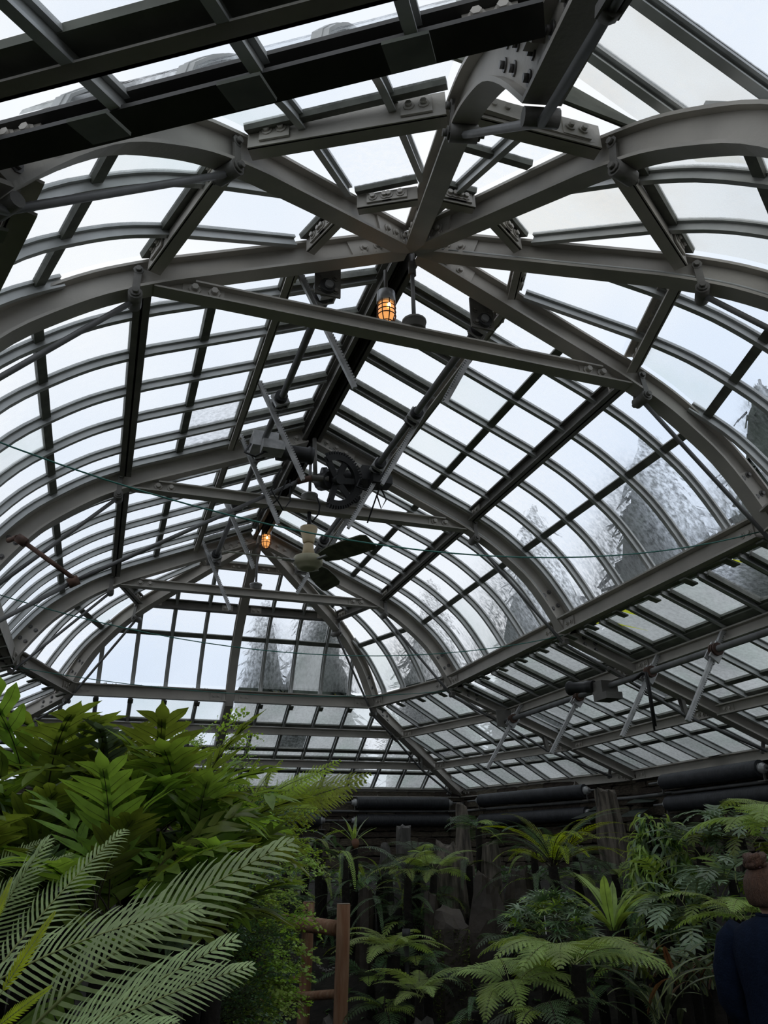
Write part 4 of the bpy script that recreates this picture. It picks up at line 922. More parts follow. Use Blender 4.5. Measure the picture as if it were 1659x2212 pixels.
# hair: cap swept up to a bun, loose strands at the nape
m = MB(False)
vs, fs = loft([(-.055, 0, 1.440, .016, .040), (-.052, 0, 1.450, .036, .058), (-.048, 0, 1.47, .046, .070), (-.030, 0, 1.505, .072, .0775), (-.008, 0, 1.54, .092, .077), (0, 0, 1.575, .080, .062), (0, 0, 1.602, .035, .03)], 24)
m.add(vs, fs, True); m.build('hair', 'hair', root)
m = MB(False)
for k, (a, b_) in enumerate(((0, 0), (1.1, .5), (2.2, 1.0), (3.3, -.4), (4.4, .7), (5.4, -.8))):
    pts = [pp(-.055 + math.cos(a + q * .9) * .030, math.sin(a + q * .9) * .034, 1.605 + .012 * math.sin(b_ + q * 1.3) + (0.010 if k % 2 else -.004)) for q in range(6)]
    m.tube(pts, [.008, .014, .017, .017, .014, .007], 8)
m.build('bun', 'hair', root)
m = MB(False); m.tube([pp(-.055 + math.cos(q * .7) * .026, math.sin(q * .7) * .03, 1.588) for q in range(10)], .007, 6, False); m.build('hair_tie', mat('mauve hair tie', (0.25, 0.13, 0.16), rough=0.7), root)
m = MB(False); m.tube([pp(-.05, .03, 1.41), pp(-.056, .034, 1.39), pp(-.054, .03, 1.372), pp(-.06, .034, 1.36)], [.003, .0025, .002, .001], 5); m.tube([pp(-.048, .0, 1.405), pp(-.06, -.004, 1.385), pp(-.055, .004, 1.37)], [.003, .002, .001], 5); m.build('stray_hair', 'hair', root)
m = MB(False)
vs, fs = loft([(0.02, 0, .80, .130, .19), (.02, 0, .86, .136, .196), (.015, 0, .95, .130, .185), (.008, 0, 1.06, .128, .182), (.0, 0, 1.15, .132, .190), (-.008, 0, 1.22, .124, .196), (-.012, 0, 1.275, .105, .180), (-.016, 0, 1.31, .080, .125), (-.004, 0, 1.33, .066, .075), (.0, 0, 1.340, .060, .064)], 28, False)
m.add(vs, fs, True)
for s_ in (-1, 1):
    m2 = limb([(-.02, s_ * .150, 1.262), (-.030, s_ * .190, 1.225), (-.045, s_ * .222, 1.13), (-.035, s_ * .238, 1.03), (.005, s_ * .232, .965), (.07, s_ * .21, .925), (.14, s_ * .175, .905)], [.072, .076, .070, .064, .058, .048, .040], 16); m.add(m2[0], m2[1], True)
sw = m.build('sweater', 'navy', root)
m = MB(False); rr_ = [(pp(.0 + math.cos(2 * math.pi * k / 24) * .060, math.sin(2 * math.pi * k / 24) * .064, 1.342 - .010 * math.cos(2 * math.pi * k / 24))) for k in range(25)]; m.tube(rr_, .008, 6, False); m.build('neck_rib', 'navy', sw)
for s_ in (-1, 1):
    m = MB(False); vf = limb([(0, s_ * .08, .90), (.01, s_ * .088, .72), (.015, s_ * .092, .47), (0, s_ * .092, .28), (-.02, s_ * .092, .07)], [.105, .095, .072, .066, .058], 16); m.add(vf[0], vf[1], True); m.build('trouser_leg', 'jeans', root)
    m = MB(False); vf = limb([(-.07, s_ * .092, .045), (-.03, s_ * .092, .05), (.05, s_ * .095, .042), (.14, s_ * .10, .03), (.17, s_ * .10, .025)], [.03, .045, .042, .036, .02], 12); m.add(vf[0], vf[1], True); m.build('shoe', 'shoe', root)
# ---------------------------------------------------------------- ferns: frond meshes, then plants of individual fronds
rf = random.Random(23)
def spine(L, e0, e1, n, curl=0.0):
    pts = [Vector((0, 0, 0))]; tg = []
    for i in range(n):
        e = lerp(e0, e1, (i + 0.5) / n); c = curl * (i / n)
        t = Vector((math.cos(e) * math.cos(c), math.cos(e) * math.sin(c), math.sin(e))); tg.append(t); pts.append(pts[-1] + t * (L / n))
    tg.append(tg[-1]); return pts, tg
class FM:
    def __init__(s): s.v = []; s.f = []; s.mi = []
    def strip(s, ps, ws, side, mi=0, fold=None):
        """leaf blade along ps, half widths ws; fold: normal for a shallow V"""
        b = len(s.v); n = len(ps)
        for p, w in zip(ps, ws):
            if fold is None: s.v += [p - side * w, p + side * w]
            else: s.v += [p - side * w + fold * (w * 0.3), p, p + side * w + fold * (w * 0.3)]
        for i in range(n - 1):
            if fold is None: s.f.append((b + 2 * i, b + 2 * i + 1, b + 2 * i + 3, b + 2 * i + 2)); s.mi.append(mi)
            else:
                k = b + 3 * i; s.f += [(k, k + 1, k + 4, k + 3), (k + 1, k + 2, k + 5, k + 4)]; s.mi += [mi, mi]
    def stem(s, ps, r0, r1, mi=1):
        b = len(s.v); n = len(ps); 
        for i, p in enumerate(ps):
            t = (ps[min(i + 1, n - 1)] - ps[max(i - 1, 0)]).normalized(); a = t.orthogonal().normalized(); c = t.cross(a); r = lerp(r0, r1, i / (n - 1))
            for k in range(3): th = 2.094 * k; s.v.append(p + (a * math.cos(th) + c * math.sin(th)) * r)
        for i in range(n - 1):
            for k in range(3): s.f.append((b + 3 * i + k, b + 3 * i + (k + 1) % 3, b + 3 * i + 3 + (k + 1) % 3, b + 3 * i + 3 + k)); s.mi.append(mi)
    def mesh(s, name, mats):
        me = bpy.data.meshes.new(name); me.from_pydata(s.v, [], s.f)
        for m_ in mats: me.materials.append(M[m_])
        me.polygons.foreach_set('material_index', s.mi); me.polygons.foreach_set('use_smooth', [True] * len(s.f)); me.update(); return me
def pinnate(mats, L, n, pl, pw, e0=1.1, e1=-0.3, sweep=0.5, droop=0.2, bare=0.12, shape=None, tip=0.06, tooth=0, seg=4, curl=0.1, lift=0.0, wav=0.0):
    """once divided frond"""
    f = FM(); N = 26; pts, tg = spine(L, e0, e1, N, curl); f.stem(pts, 0.0045 * L / .7, 0.001)
    shape = shape or (lambda t: min(1, 0.35 + 2.2 * t) * (1 - t) ** 0.55 + 0.03)
    for i in range(n):
        t = bare + (1 - bare) * (i + 0.5) / n; x = t * N; k = min(int(x), N - 1); p = pts[k].lerp(pts[k + 1], x - k); T = tg[k]
        B = Vector((-T.y, T.x, 0)); B = B.normalized() if B.length > 1e-4 else Vector((0, 1, 0)); Nn = T.cross(B).normalized(); Nn = Nn if Nn.z > 0 or abs(T.z) > .9 else -Nn
        u = (i + .5) / n; l = pl * shape(u) * rf.uniform(.92, 1.06); sw = lerp(sweep, sweep + 0.45, u)
        for s_ in (-1, 1):
            d = (B * (s_ * math.cos(sw)) + T * math.sin(sw) + Nn * lift).normalized(); ps = []; ws = []; q = p.copy(); dr = droop * rf.uniform(.6, 1.4)
            for j in range(seg + 1):
                v = j / seg; ps.append(q.copy()); w = pw * (0.75 + 0.35 * v) * (1 - v) ** 0.6 + 0.0004
                if tooth and j % 2: w *= 1.25
                ws.append(w); d = (d - Nn * (dr / seg) * (0.4 + v) + T * (0.12 / seg) + Nn * (wav * math.sin(v * 9 + i))).normalized(); q = q + d * (l / seg)
            sd = d.cross(Nn).normalized(); f.strip(ps, ws, sd, 0)
    return f.mesh('frond', mats)
def bipinnate(mats, L, n, pl, m, ql, qw, e0=0.9, e1=-0.5, sweep=0.35, droop=0.25, bare=0.18, curl=0.1, shape=None):
    f = FM(); N = 22; pts, tg = spine(L, e0, e1, N, curl); f.stem(pts, 0.006 * L, 0.0012)
    shape = shape or (lambda t: (1 - t) ** 0.8 * min(1, 0.75 + 1.2 * t) + 0.02)
    for i in range(n):
        u = (i + .5) / n; t = bare + (1 - bare) * u; x = t * N; k = min(int(x), N - 1); p = pts[k].lerp(pts[k + 1], x - k); T = tg[k]
        B = Vector((-T.y, T.x, 0)); B = B.normalized() if B.length > 1e-4 else Vector((0, 1, 0)); Nn = T.cross(B).normalized(); Nn = Nn if Nn.z > 0 else -Nn
        l = pl * shape(u) * rf.uniform(.9, 1.08)
        for s_ in (-1, 1):
            sw = sweep + 0.4 * u; d = (B * (s_ * math.cos(sw)) + T * math.sin(sw)).normalized(); q = p.copy(); mm = max(4, int(m * (0.35 + 0.65 * shape(u)))); ps = [q.copy()]
            dr = droop * rf.uniform(.5, 1.5)
            for j in range(mm):
                v = (j + .5) / mm; d = (d - Nn * (dr / mm) * (0.4 + 1.2 * v)).normalized(); q = q + d * (l / mm); ps.append(q.copy())
                e = d.cross(Nn).normalized(); le = ql * (1 - v) ** 0.5 * min(1, 0.4 + l / pl) + 0.002
                for s2 in (-1, 1):
                    dd = (e * s2 * 0.9 + d * 0.45 - Nn * 0.15).normalized(); wv = d * qw
                    b = len(f.v); f.v += [q - wv * .8, q + wv * .8, q + dd * le * .6 + wv * .75, q + dd * le, q + dd * le * .6 - wv * .6]; f.f.append((b, b + 1, b + 2, b + 3, b + 4)); f.mi.append(0)
            f.stem([ps[0], ps[len(ps) // 2], ps[-1]], 0.0012, 0.0005)
    return f.mesh('frond', mats)
def lobed(mats, L, n, ll, lw, e0=1.2, e1=0.1, sweep=0.65, wing=0.012, droop=0.2, bare=0.3, curl=0.1, wav=0.12):
    """broad fern blade cut into finger lobes"""
    f = FM(); N = 24; pts, tg = spine(L, e0, e1, N, curl); f.stem(pts, 0.0042, 0.0016)
    kb = int(bare * N); T = tg[kb]
    wps = pts[kb:]; B0 = Vector((0, 1, 0)); f.strip(wps, [wing * (0.4 + min(1, i / 3)) for i in range(len(wps))], B0, 0)
    for i in range(n):
        u = (i + .5) / n; t = bare + (1 - bare) * u * 0.97; x = t * N; k = min(int(x), N - 1); p = pts[k].lerp(pts[k + 1], x - k); T = tg[k]
        B = Vector((-T.y, T.x, 0)); B = B.normalized() if B.length > 1e-4 else Vector((0, 1, 0)); Nn = T.cross(B).normalized(); Nn = Nn if Nn.z > 0 else -Nn
        l = ll * (0.62 + 0.5 * math.sin(math.pi * (0.15 + 0.75 * u))) * rf.uniform(.85, 1.12)
        for s_ in (-1, 1):
            if rf.random() < 0.04: continue
            d = (B * (s_ * math.cos(sweep + .3 * u)) + T * math.sin(sweep + .3 * u)).normalized(); q = p - d * 0.004; ps = []; ws = []; dr = droop * rf.uniform(-.4, 1.5); ph = rf.uniform(0, 6)
            for j in range(8):
                v = j / 7; ps.append(q.copy()); ws.append(lw * (0.80 + 0.35 * math.sin(v * 2.6) + 0.10 * math.sin(v * 11 + ph)) * (1 - v ** 3.2) + 0.0005)
                d = (d - Nn * (dr / 7) * (0.3 + v) + Nn * (wav * math.sin(v * 7 + ph) * .5) + T * 0.03).normalized(); q = q + d * (l / 7)
            f.strip(ps, ws, d.cross(Nn).normalized(), 0, Nn); f.stem([ps[0] - Nn * .0006, ps[3] - Nn * .0006, ps[6] - Nn * .0006], 0.0012, 0.0005)
    d = tg[-1]; ps = [pts[-1] + d * (ll * .62 * j / 5) for j in range(6)]; f.strip(ps, [lw * (0.9 + .3 * math.sin(j)) * (1 - (j / 5) ** 2) + .0005 for j in range(6)], Vector((0, 1, 0)), 0, Vector((0, 0, 1)))
    return f.mesh('frond', mats)
def strap(mats, L, w, e0=1.3, e1=0.4, wav=0.15, seg=12, curl=0.1, base=0.35, name='leaf'):
    f = FM(); pts, tg = spine(L, e0, e1, seg, curl); ws = [w * (base + (1 - base) * math.sin(min(1, i / seg * 1.6) * math.pi / 2)) * (1 - (i / seg) ** 4) * (1 + wav * math.sin(i * 2.1)) + 0.001 for i in range(seg + 1)]
    f.strip(pts, ws, Vector((-math.sin(curl * .5), math.cos(curl * .5), 0)), 0, Vector((-0.5, 0, 0.8))); f.stem([p + Vector((-.001, 0, .001)) for p in pts], 0.0035, 0.001); return f.mesh(name, mats)
def maiden(mats, L, n, leaf, e0=0.9, e1=-0.9, m=7):
    """maidenhair spray: wiry stems with small fan leaflets"""
    f = FM(); N = 12; pts, tg = spine(L, e0, e1, N, rf.uniform(-.4, .4)); f.stem(pts, 0.0012, 0.0005)
    for i in range(n):
        u = (i + .5) / n; t = .2 + .8 * u; x = t * N; k = min(int(x), N - 1); p = pts[k].lerp(pts[k + 1], x - k)
        for s_ in (-1, 1):
            d = Vector((rf.uniform(.2, .9), s_ * rf.uniform(.4, 1), rf.uniform(-.5, .5))).normalized(); l = L * .38 * (1 - u * .75) * rf.uniform(.7, 1.2); f.stem([p, p + d * l * .5, p + d * l - Vector((0, 0, l * .15))], 0.0007, 0.0004)
            for j in range(m):
                v = (j + 1) / m; q = p + d * (l * v) - Vector((0, 0, l * .15 * v * v)); a = rf.uniform(0, 6.28); e = Vector((math.cos(a), math.sin(a), rf.uniform(-.9, .3))).normalized(); g = e.cross(Vector((rf.uniform(-.3, .3), rf.uniform(-.3, .3), 1))).normalized(); s0 = leaf * rf.uniform(.7, 1.2)
                b = len(f.v); f.v += [q, q + e * s0 * .7 + g * s0 * .5, q + e * s0 + g * s0 * .2, q + e * s0 * 1.02 - g * s0 * .2, q + e * s0 * .7 - g * s0 * .5]; f.f.append((b, b + 1, b + 2, b + 3, b + 4)); f.mi.append(0)
    return f.mesh('spray', mats)
def palmate(mats, n=9, L=0.10, w=0.010):
    f = FM()
    for i in range(n):
        a = lerp(-1.9, 1.9, i / (n - 1)); d = Vector((math.cos(a), math.sin(a), 0.25)).normalized(); l = L * (1 - .35 * abs(a) / 1.9) * rf.uniform(.85, 1.1); ps = [d * (l * t) - Vector((0, 0, .35 * l * t * t)) + Vector((.0, 0, 0)) for t in (0, .3, .6, 1)]
        f.strip(ps, [w * .5, w, w * .8, .0005], Vector((-math.sin(a), math.cos(a), 0)), 0)
    f.stem([Vector((-.10, 0, -.03)), Vector((0, 0, 0))], .0014, .001); return f.mesh('leaf', mats)

M['rachis'] = mat('dark fern stalk', (0.03, 0.022, 0.012), rough=0.6)
M['rachis_green'] = mat('pale green stalk', (0.24, 0.28, 0.10), rough=0.6)
M['lf_silver'] = leaf_mat('grey green silvery leaf', (0.34, 0.45, 0.20), 0.2, 0.25, 0.5)
M['lf_lobed'] = leaf_mat('mid green lobed leaf', (0.18, 0.26, 0.055), 0.45, 0.45, 0.3)
M['lf_blue'] = leaf_mat('bluish green leaf', (0.20, 0.28, 0.17), 0.35, 0.25, 0.32)
M['lf_tree'] = leaf_mat('yellow green tree fern leaf', (0.36, 0.48, 0.04), 0.25, 0.55, 0.45)
M['lf_maiden'] = leaf_mat('light green maidenhair leaf', (0.29, 0.42, 0.085), 0.35, 0.4, 0.5)
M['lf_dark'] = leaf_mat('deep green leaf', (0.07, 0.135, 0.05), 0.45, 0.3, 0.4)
M['lf_bright'] = leaf_mat('bright fern green', (0.30, 0.42, 0.11), 0.25, 0.4, 0.45)
M['lf_lime'] = leaf_mat('lime new growth', (0.38, 0.46, 0.03), 0.2, 0.5, 0.45)
M['lf_strap'] = leaf_mat('dull olive strap leaf', (0.10, 0.13, 0.07), 0.5, 0.25, 0.4)
M['lf_brown'] = leaf_mat('browning leaf', (0.20, 0.10, 0.05), 0.3, 0.2, 0.6)
M['caudex'] = mat('fibrous dark fern trunk', (0.008, 0.006, 0.004), rough=0.95, var=0.4, scale=20, bump=1.0, bscale=30)

def rotm(d, up):
    d = Vector(d).normalized(); y = Vector(up).cross(d); y = y.normalized() if y.length > 1e-4 else Vector((0, 1, 0)); z = d.cross(y); return Matrix((d, y, z)).transposed()
def fr(root, me, loc, az, tilt=0.0, roll=0.0, s=1.0, name='frond'):
    """frond mesh placed in a plant: heading az, extra pitch tilt, roll about its own axis"""
    o = bpy.data.objects.new(name, me); col.objects.link(o); o.parent = root; o.location = Vector(loc) - rootloc(root)
    o.rotation_euler = (Matrix.Rotation(az, 3, 'Z') @ Matrix.Rotation(-tilt, 3, 'Y') @ Matrix.Rotation(roll, 3, 'X')).to_euler(); o.scale = (s, s, s); return o
def stalk(root, a, b, r=0.05, name='caudex', m='caudex'):
    a = Vector(a); b = Vector(b); mb = MB(False); mb.tube([a.lerp(b, t) + Vector((noise.noise(a + Vector((t * 4, 0, 0))), noise.noise(a + Vector((0, t * 4, 0))), 0)) * .03 * min(1, t * 3) for t in (0, .25, .5, .75, 1)], [r * 1.25, r, r * .95, r, r * .8], 9); return mb.build(name, m, root)
def plant(name, label, px, py, dep, meshes, nf, spread=(0, 6.283), tilt=(-.3, .3), s=(.8, 1.15), group=None, cat='fern', r=0.035, jit=0.04, fname='frond', trunk=True):
    c = at(px, py, dep); g = ground(c.x, c.y)
    if c.z < g + 0.02: c.z = g + 0.02
    root = empty(name, (c.x, c.y, g), label, cat, group)
    stalk(root, (c.x, c.y, g - .05), (c.x, c.y, c.z), r)
    for i in range(nf):
        az = lerp(spread[0], spread[1], (i + rf.uniform(.1, .9)) / nf)
        fr(root, rf.choice(meshes), c + Vector((rf.uniform(-jit, jit), rf.uniform(-jit, jit), rf.uniform(-jit, jit * .3))), az, rf.uniform(*tilt), rf.uniform(-.25, .25), rf.uniform(*s), fname)
    return root
# frond meshes
fLob = [lobed(['lf_lobed', 'rachis'], rf.uniform(.5, .68), 6, .20, .025, e0=rf.uniform(1.1, 1.4), e1=rf.uniform(-.5, .5), sweep=.5, droop=.5, wav=.2) for _ in range(6)]
fBlue = [lobed(['lf_blue', 'rachis'], rf.uniform(.42, .55), 7, .15, .016, e0=1.1, e1=rf.uniform(-.5, .1), wav=.2) for _ in range(4)]
fSil = [pinnate(['lf_silver', 'rachis_green'], .95, 44, .19, .0085, e0=.75, e1=.1, sweep=.75, droop=.5, bare=.06, tooth=1, seg=7, curl=.1 * k, shape=lambda t: min(1, .45 + 2 * t) * (1 - t) ** .4 + .02) for k in (-1, 0, 1)]
fLime = [pinnate(['lf_lime', 'rachis_green'], .42, 20, .085, .0085, e0=.15, e1=-.15, sweep=.7, droop=.2, bare=.05)]
fTree = [bipinnate(['lf_tree', 'rachis'], 1.25, 24, .36, 24, .027, .0052, e0=.30, e1=-.30, droop=.55, curl=.1 * k) for k in (-1, 0, 1)]
fTreeS = [bipinnate(['lf_bright', 'rachis_green'], .62, 20, .17, 15, .017, .0042, e0=.8, e1=-.5, droop=.3, curl=.1 * k) for k in (-1, 1)]
fTri = [bipinnate(['lf_bright', 'rachis_green'], .80, 18, .30, 20, .028, .006, e0=.9, e1=-.75, droop=.35, sweep=.3, curl=.15 * k) for k in (-1, 0, 1)]
fLace = [bipinnate(['lf_dark', 'rachis'], .55, 16, .16, 13, .016, .004, e0=.8, e1=-.7, droop=.4, curl=.2 * k) for k in (-1, 1)] + [bipinnate(['lf_maiden', 'rachis'], .5, 16, .15, 13, .016, .004, e0=.8, e1=-.7, droop=.4)]
fPalm = [pinnate(['lf_dark' if k == 0 else 'lf_tree', 'rachis'], .95, 44, .125, .0029, e0=1.2, e1=-.2, sweep=.55, droop=.3, bare=.10, seg=3, curl=.1 * k) for k in (-1, 0, 1)]
fSword = [pinnate(['lf_dark', 'rachis'], .75, 40, .065, .0065, e0=.6, e1=-1.1, sweep=.25, droop=.2, bare=.05, seg=3, curl=.2 * k) for k in (-1, 1)] + [pinnate(['lf_maiden', 'rachis'], .7, 38, .06, .006, e0=.6, e1=-1.2, sweep=.25, droop=.2, bare=.05, seg=3)]
fPoly = [lobed(['lf_blue', 'rachis_green'], rf.uniform(.34, .48), 8, .095, .011, e0=.9, e1=-.6, wing=.008, bare=.2, sweep=.45) for _ in range(3)] + [lobed(['lf_lobed', 'rachis_green'], .42, 8, .10, .011, e0=.9, e1=-.6, wing=.008, bare=.2, sweep=.45)]
fNest = [strap(['lf_bright', 'rachis'], rf.uniform(.42, .58), .045, e0=1.25, e1=rf.uniform(.0, .7), wav=.06) for _ in range(4)]
fStrap = [strap(['lf_strap', 'rachis_green'], rf.uniform(.34, .5), .020, e0=1.3, e1=rf.uniform(-.3, .8), wav=.05, base=.25) for _ in range(5)] + [strap(['lf_brown', 'rachis'], .38, .017, e0=1.2, e1=.2, base=.25)]
fPyr = [strap(['lf_bright', 'rachis_green'], rf.uniform(.13, .19), .011, e0=.3, e1=-1.3, wav=.1, seg=5, base=.3) for _ in range(3)] + [strap(['lf_dark', 'rachis_green'], .13, .009, e0=.3, e1=-1.3, seg=5)]
def leaf_bunch(mats, n, l0, l1, w):
    f = FM()
    for k in range(n):
        a = rf.uniform(-1.5, 1.5); L_ = rf.uniform(l0, l1); b = Vector((rf.uniform(-.03, .03), rf.uniform(-.05, .05), rf.uniform(-.06, .06))); e = rf.uniform(-.1, .7); ps = [b]
        for j in range(5): e -= .42; ps.append(ps[-1] + Vector((math.cos(e) * math.cos(a), math.cos(e) * math.sin(a), math.sin(e))) * (L_ / 5))
        f.strip(ps, [w * q for q in (.3, .8, 1, .9, .6, .05)], Vector((-math.sin(a), math.cos(a), 0)), 0, Vector((math.cos(a) * .5, math.sin(a) * .5, .6)))
    f.stem([Vector((-.03, 0, 0)), Vector((.02, 0, .02))], .002, .001); return f.mesh('leaf_bunch', mats)
fPyr = [leaf_bunch(['lf_bright' if k < 2 else 'lf_blue', 'rachis_green'], 7, .11, .18, .011) for k in range(3)] + [leaf_bunch(['lf_dark', 'rachis'], 7, .10, .15, .010)]
fMd = [maiden(['lf_maiden', 'rachis'], .34, 8, .0155) for _ in range(5)]
fMdD = [maiden(['lf_dark', 'rachis'], .30, 8, .0125) for _ in range(4)]
fPal = [palmate(['lf_blue', 'rachis_green'], 7, .11, .0075), palmate(['lf_dark', 'rachis_green'], 7, .10, .007), palmate(['lf_maiden', 'rachis_green'], 6, .09, .007)]
fStag = [strap(['lf_blue', 'rachis_green'], .30, .018, e0=.9, e1=.2, base=.3), strap(['lf_bright', 'rachis_green'], .27, .020, e0=1.0, e1=.5, base=.4)]

# ---- left foreground: silvery cycad like fern, big lobed ferns, maidenhair, tree fern
def aim(root, me, px, py, dep, tx, ty, tdep, s=1.0, up=None, name='frond'):
    """one frond from a base seen at (px,py) towards a place seen at (tx,ty)"""
    a = at(px, py, dep); b = at(tx, ty, tdep); o = bpy.data.objects.new(name, me); col.objects.link(o); o.parent = root; o.location = a - rootloc(root)
    d = b - a; o.rotation_euler = rotm(d, up if up else Vector((0, 0, 1))).to_euler(); o.scale = (s,) * 3; return o
c = at(20, 2330, 1.75); g = ground(c.x, c.y); root = empty('silver_fern', (c.x, c.y, g), 'silvery grey green fern with long toothed fronds, lower left foreground', 'fern')
stalk(root, (c.x, c.y, g - .05), (c.x, c.y, c.z), .06)
cu = -CF * 0.75 + Vector((0, 0, 1)) * .65
flat = [pinnate(['lf_silver', 'rachis_green'], 1.0, 29, .27, .0074, e0=.30, e1=-.28, sweep=.60, droop=1.1, wav=.05, bare=.04, tooth=1, seg=7, curl=q, shape=lambda t: min(1, .45 + 2 * t) * (1 - t) ** .45 + .02) for q in (-.15, .1, .0)]
for me, a, b, s_ in ((flat[0], (40, 2250, 1.75), (520, 1860, 1.95), .74), (flat[1], (-10, 2100, 1.8), (235, 1850, 2.1), .46), (flat[2], (130, 2260, 1.6), (420, 2140, 1.65), .42), (flat[0], (-60, 2150, 1.7), (300, 1990, 1.8), .52), (flat[1], (60, 2300, 1.65), (410, 2110, 1.7), .50), (flat[2], (-80, 2000, 2.0), (95, 1885, 2.2), .34), (flat[1], (-60, 2120, 1.9), (70, 1900, 1.9), .40), (flat[2], (-60, 1900, 2.1), (90, 1830, 2.3), .30), (flat[0], (0, 2330, 1.6), (250, 2230, 1.6), .4)):
    aim(root, me, *a, *b, s_, cu)
root2 = empty('lime_fern', tuple(at(-30, 2300, 1.7)), 'bright lime new fronds at the lower left corner', 'fern'); root2.location.z = ground(root2.location.x, root2.location.y)
stalk(root2, (root2.location.x, root2.location.y, root2.location.z - .05), at(-30, 2290, 1.7), .03)
for a, b, s_ in (((0, 2150, 1.6), (92, 2020, 1.65), .42), ((-20, 2010, 1.7), (22, 1915, 1.75), .26), ((-20, 2230, 1.55), (95, 2150, 1.55), .36)): aim(root2, fLime[0], *a, *b, s_, cu)
LOBL_LOW = ['lobed fern filling the shade under the silvery fronds at far left', 'lobed fern filling the shade right of the silvery fronds', 'lobed fern low between silvery fronds and maidenhair bank']
for i, (px, py, d_, nf) in enumerate(((60, 2060, 2.4, 12), (330, 1990, 2.9, 14), (250, 2120, 2.5, 12))):
    plant('lobed_fern', LOBL_LOW[i], px, py, d_, fLob + fBlue, nf, s=(.55, .85), tilt=(-.5, .2), group='lobed ferns in the left bed', jit=.08)
LOBL = ['lobed green fern at the left edge, its fronds against the far panes', 'lobed green fern second from left, tallest upright fronds', 'lobed green fern behind the silvery fronds at lower left', 'lobed green fern in the middle of the left mass', 'lobed fern with grey sheen right of the left mass', 'lobed green fern just above the long silvery frond', 'lobed fern at the left edge below the tall ones', 'lobed fern hanging over the dark maidenhair bank', 'lobed fern low behind the silvery fern at left', 'lobed fern with yellowing tips right of the silvery frond']
for i, (px, py, d_, nf, s_) in enumerate(((55, 1800, 2.9, 15, (.7, 1.05)), (190, 1800, 3.1, 15, (.75, 1.05)), (120, 1950, 2.5, 15, (.65, .95)), (290, 1860, 2.8, 16, (.7, 1.0)), (440, 1850, 2.9, 15, (.65, .95)), (400, 1930, 2.6, 13, (.6, .85)), (10, 1900, 2.5, 12, (.6, .9)), (470, 1990, 2.7, 10, (.5, .7)), (230, 2000, 2.3, 12, (.6, .8)), (360, 2060, 2.5, 10, (.5, .75)))):
    ms = fLob + fLob[:3] + (fBlue if i in (2, 4, 5, 7) else fBlue[:1])
    plant('lobed_fern', LOBL[i], px, py, d_, ms, nf, s=s_, tilt=(-.45, .25), group='lobed ferns in the left bed', jit=.07)
# maidenhair bank
MDL = ['maidenhair fern cascading beside the log railing, upper clump', 'maidenhair fern cascading in front of the log rail ends', 'maidenhair fern low at the bottom beside the rail', 'dark maidenhair bank under the lobed ferns', 'dark maidenhair fern at bottom centre left', 'maidenhair fern with reddish stems above the railing', 'airy fern with fine fronds rising before the far panes']
for i, (px, py, d_, nf, ms, rad) in enumerate(((525, 1930, 3.9, 80, fMd, .18), (505, 2040, 3.7, 90, fMd, .18), (500, 2160, 3.5, 80, fMd, .18), (440, 2080, 3.2, 60, fMdD, .22), (420, 2190, 3.0, 60, fMdD, .22), (540, 1840, 4.2, 60, fMdD + fMd[:2], .24), (420, 1690, 4.6, 46, fMd, .25))):
    c = at(px, py, d_); g = ground(c.x, c.y); root = empty('maidenhair_fern', (c.x, c.y, g), MDL[i], 'fern', 'maidenhair ferns')
    stalk(root, (c.x, c.y, g - .05), (c.x, c.y, c.z), .07)
    for k in range(nf):
        a = rf.uniform(0, 6.283); v = Vector((math.cos(a), math.sin(a), 0)); zz = rf.uniform(-.28, .22); fr(root, rf.choice(ms), c + v * rad * rf.uniform(.1, .7) * (1 - abs(zz)) + Vector((0, 0, zz)), a, rf.uniform(-.4, .6) if i < 6 else rf.uniform(.1, 1.0), rf.uniform(-.4, .4), rf.uniform(.7, 1.2), 'spray')
# tree fern with spreading crown behind them
c = at(520, 1800, 5.0); g = ground(c.x, c.y); root = empty('tree_fern', (c.x, c.y, g), 'tree fern with broad yellow green crown spreading right before the heaters', 'tree fern')
stalk(root, (c.x, c.y, g - .05), c, .07)
for (tx, ty, td), s_ in (((800, 1672, 5.0), .78), ((700, 1668, 4.9), .68), ((690, 1740, 4.6), .62), ((610, 1650, 4.8), .62), ((480, 1640, 4.9), .62), ((400, 1665, 4.7), .55), ((620, 1700, 4.5), .55), ((350, 1690, 5.0), .6), ((560, 1700, 5.6), .6), ((760, 1720, 5.4), .75), ((790, 1700, 4.8), .7), ((740, 1650, 5.2), .7), ((660, 1690, 4.4), .6), ((560, 1640, 4.6), .6), ((450, 1700, 4.4), .6), ((720, 1700, 4.9), .6), ((640, 1770, 4.5), .5)):
    d = at(tx, ty, td) - c; az = math.atan2(d.y, d.x); L_ = math.hypot(d.x, d.y); el = math.atan2(d.z, L_)
    o = fr(root, rf.choice(fTree), c, az, el, 0, d.length / 1.22); o.rotation_euler = rotm(d, Vector((0, 0, .8)) - CF * rf.uniform(.35, .8)).to_euler()
# airy bipinnate ferns above the left mass
plant('lacy_fern', 'lacy fern with fine fronds above the lobed ferns, before the far panes', 330, 1720, 4.0, fTreeS + fLace, 14, s=(.6, .95), tilt=(-.1, .5))
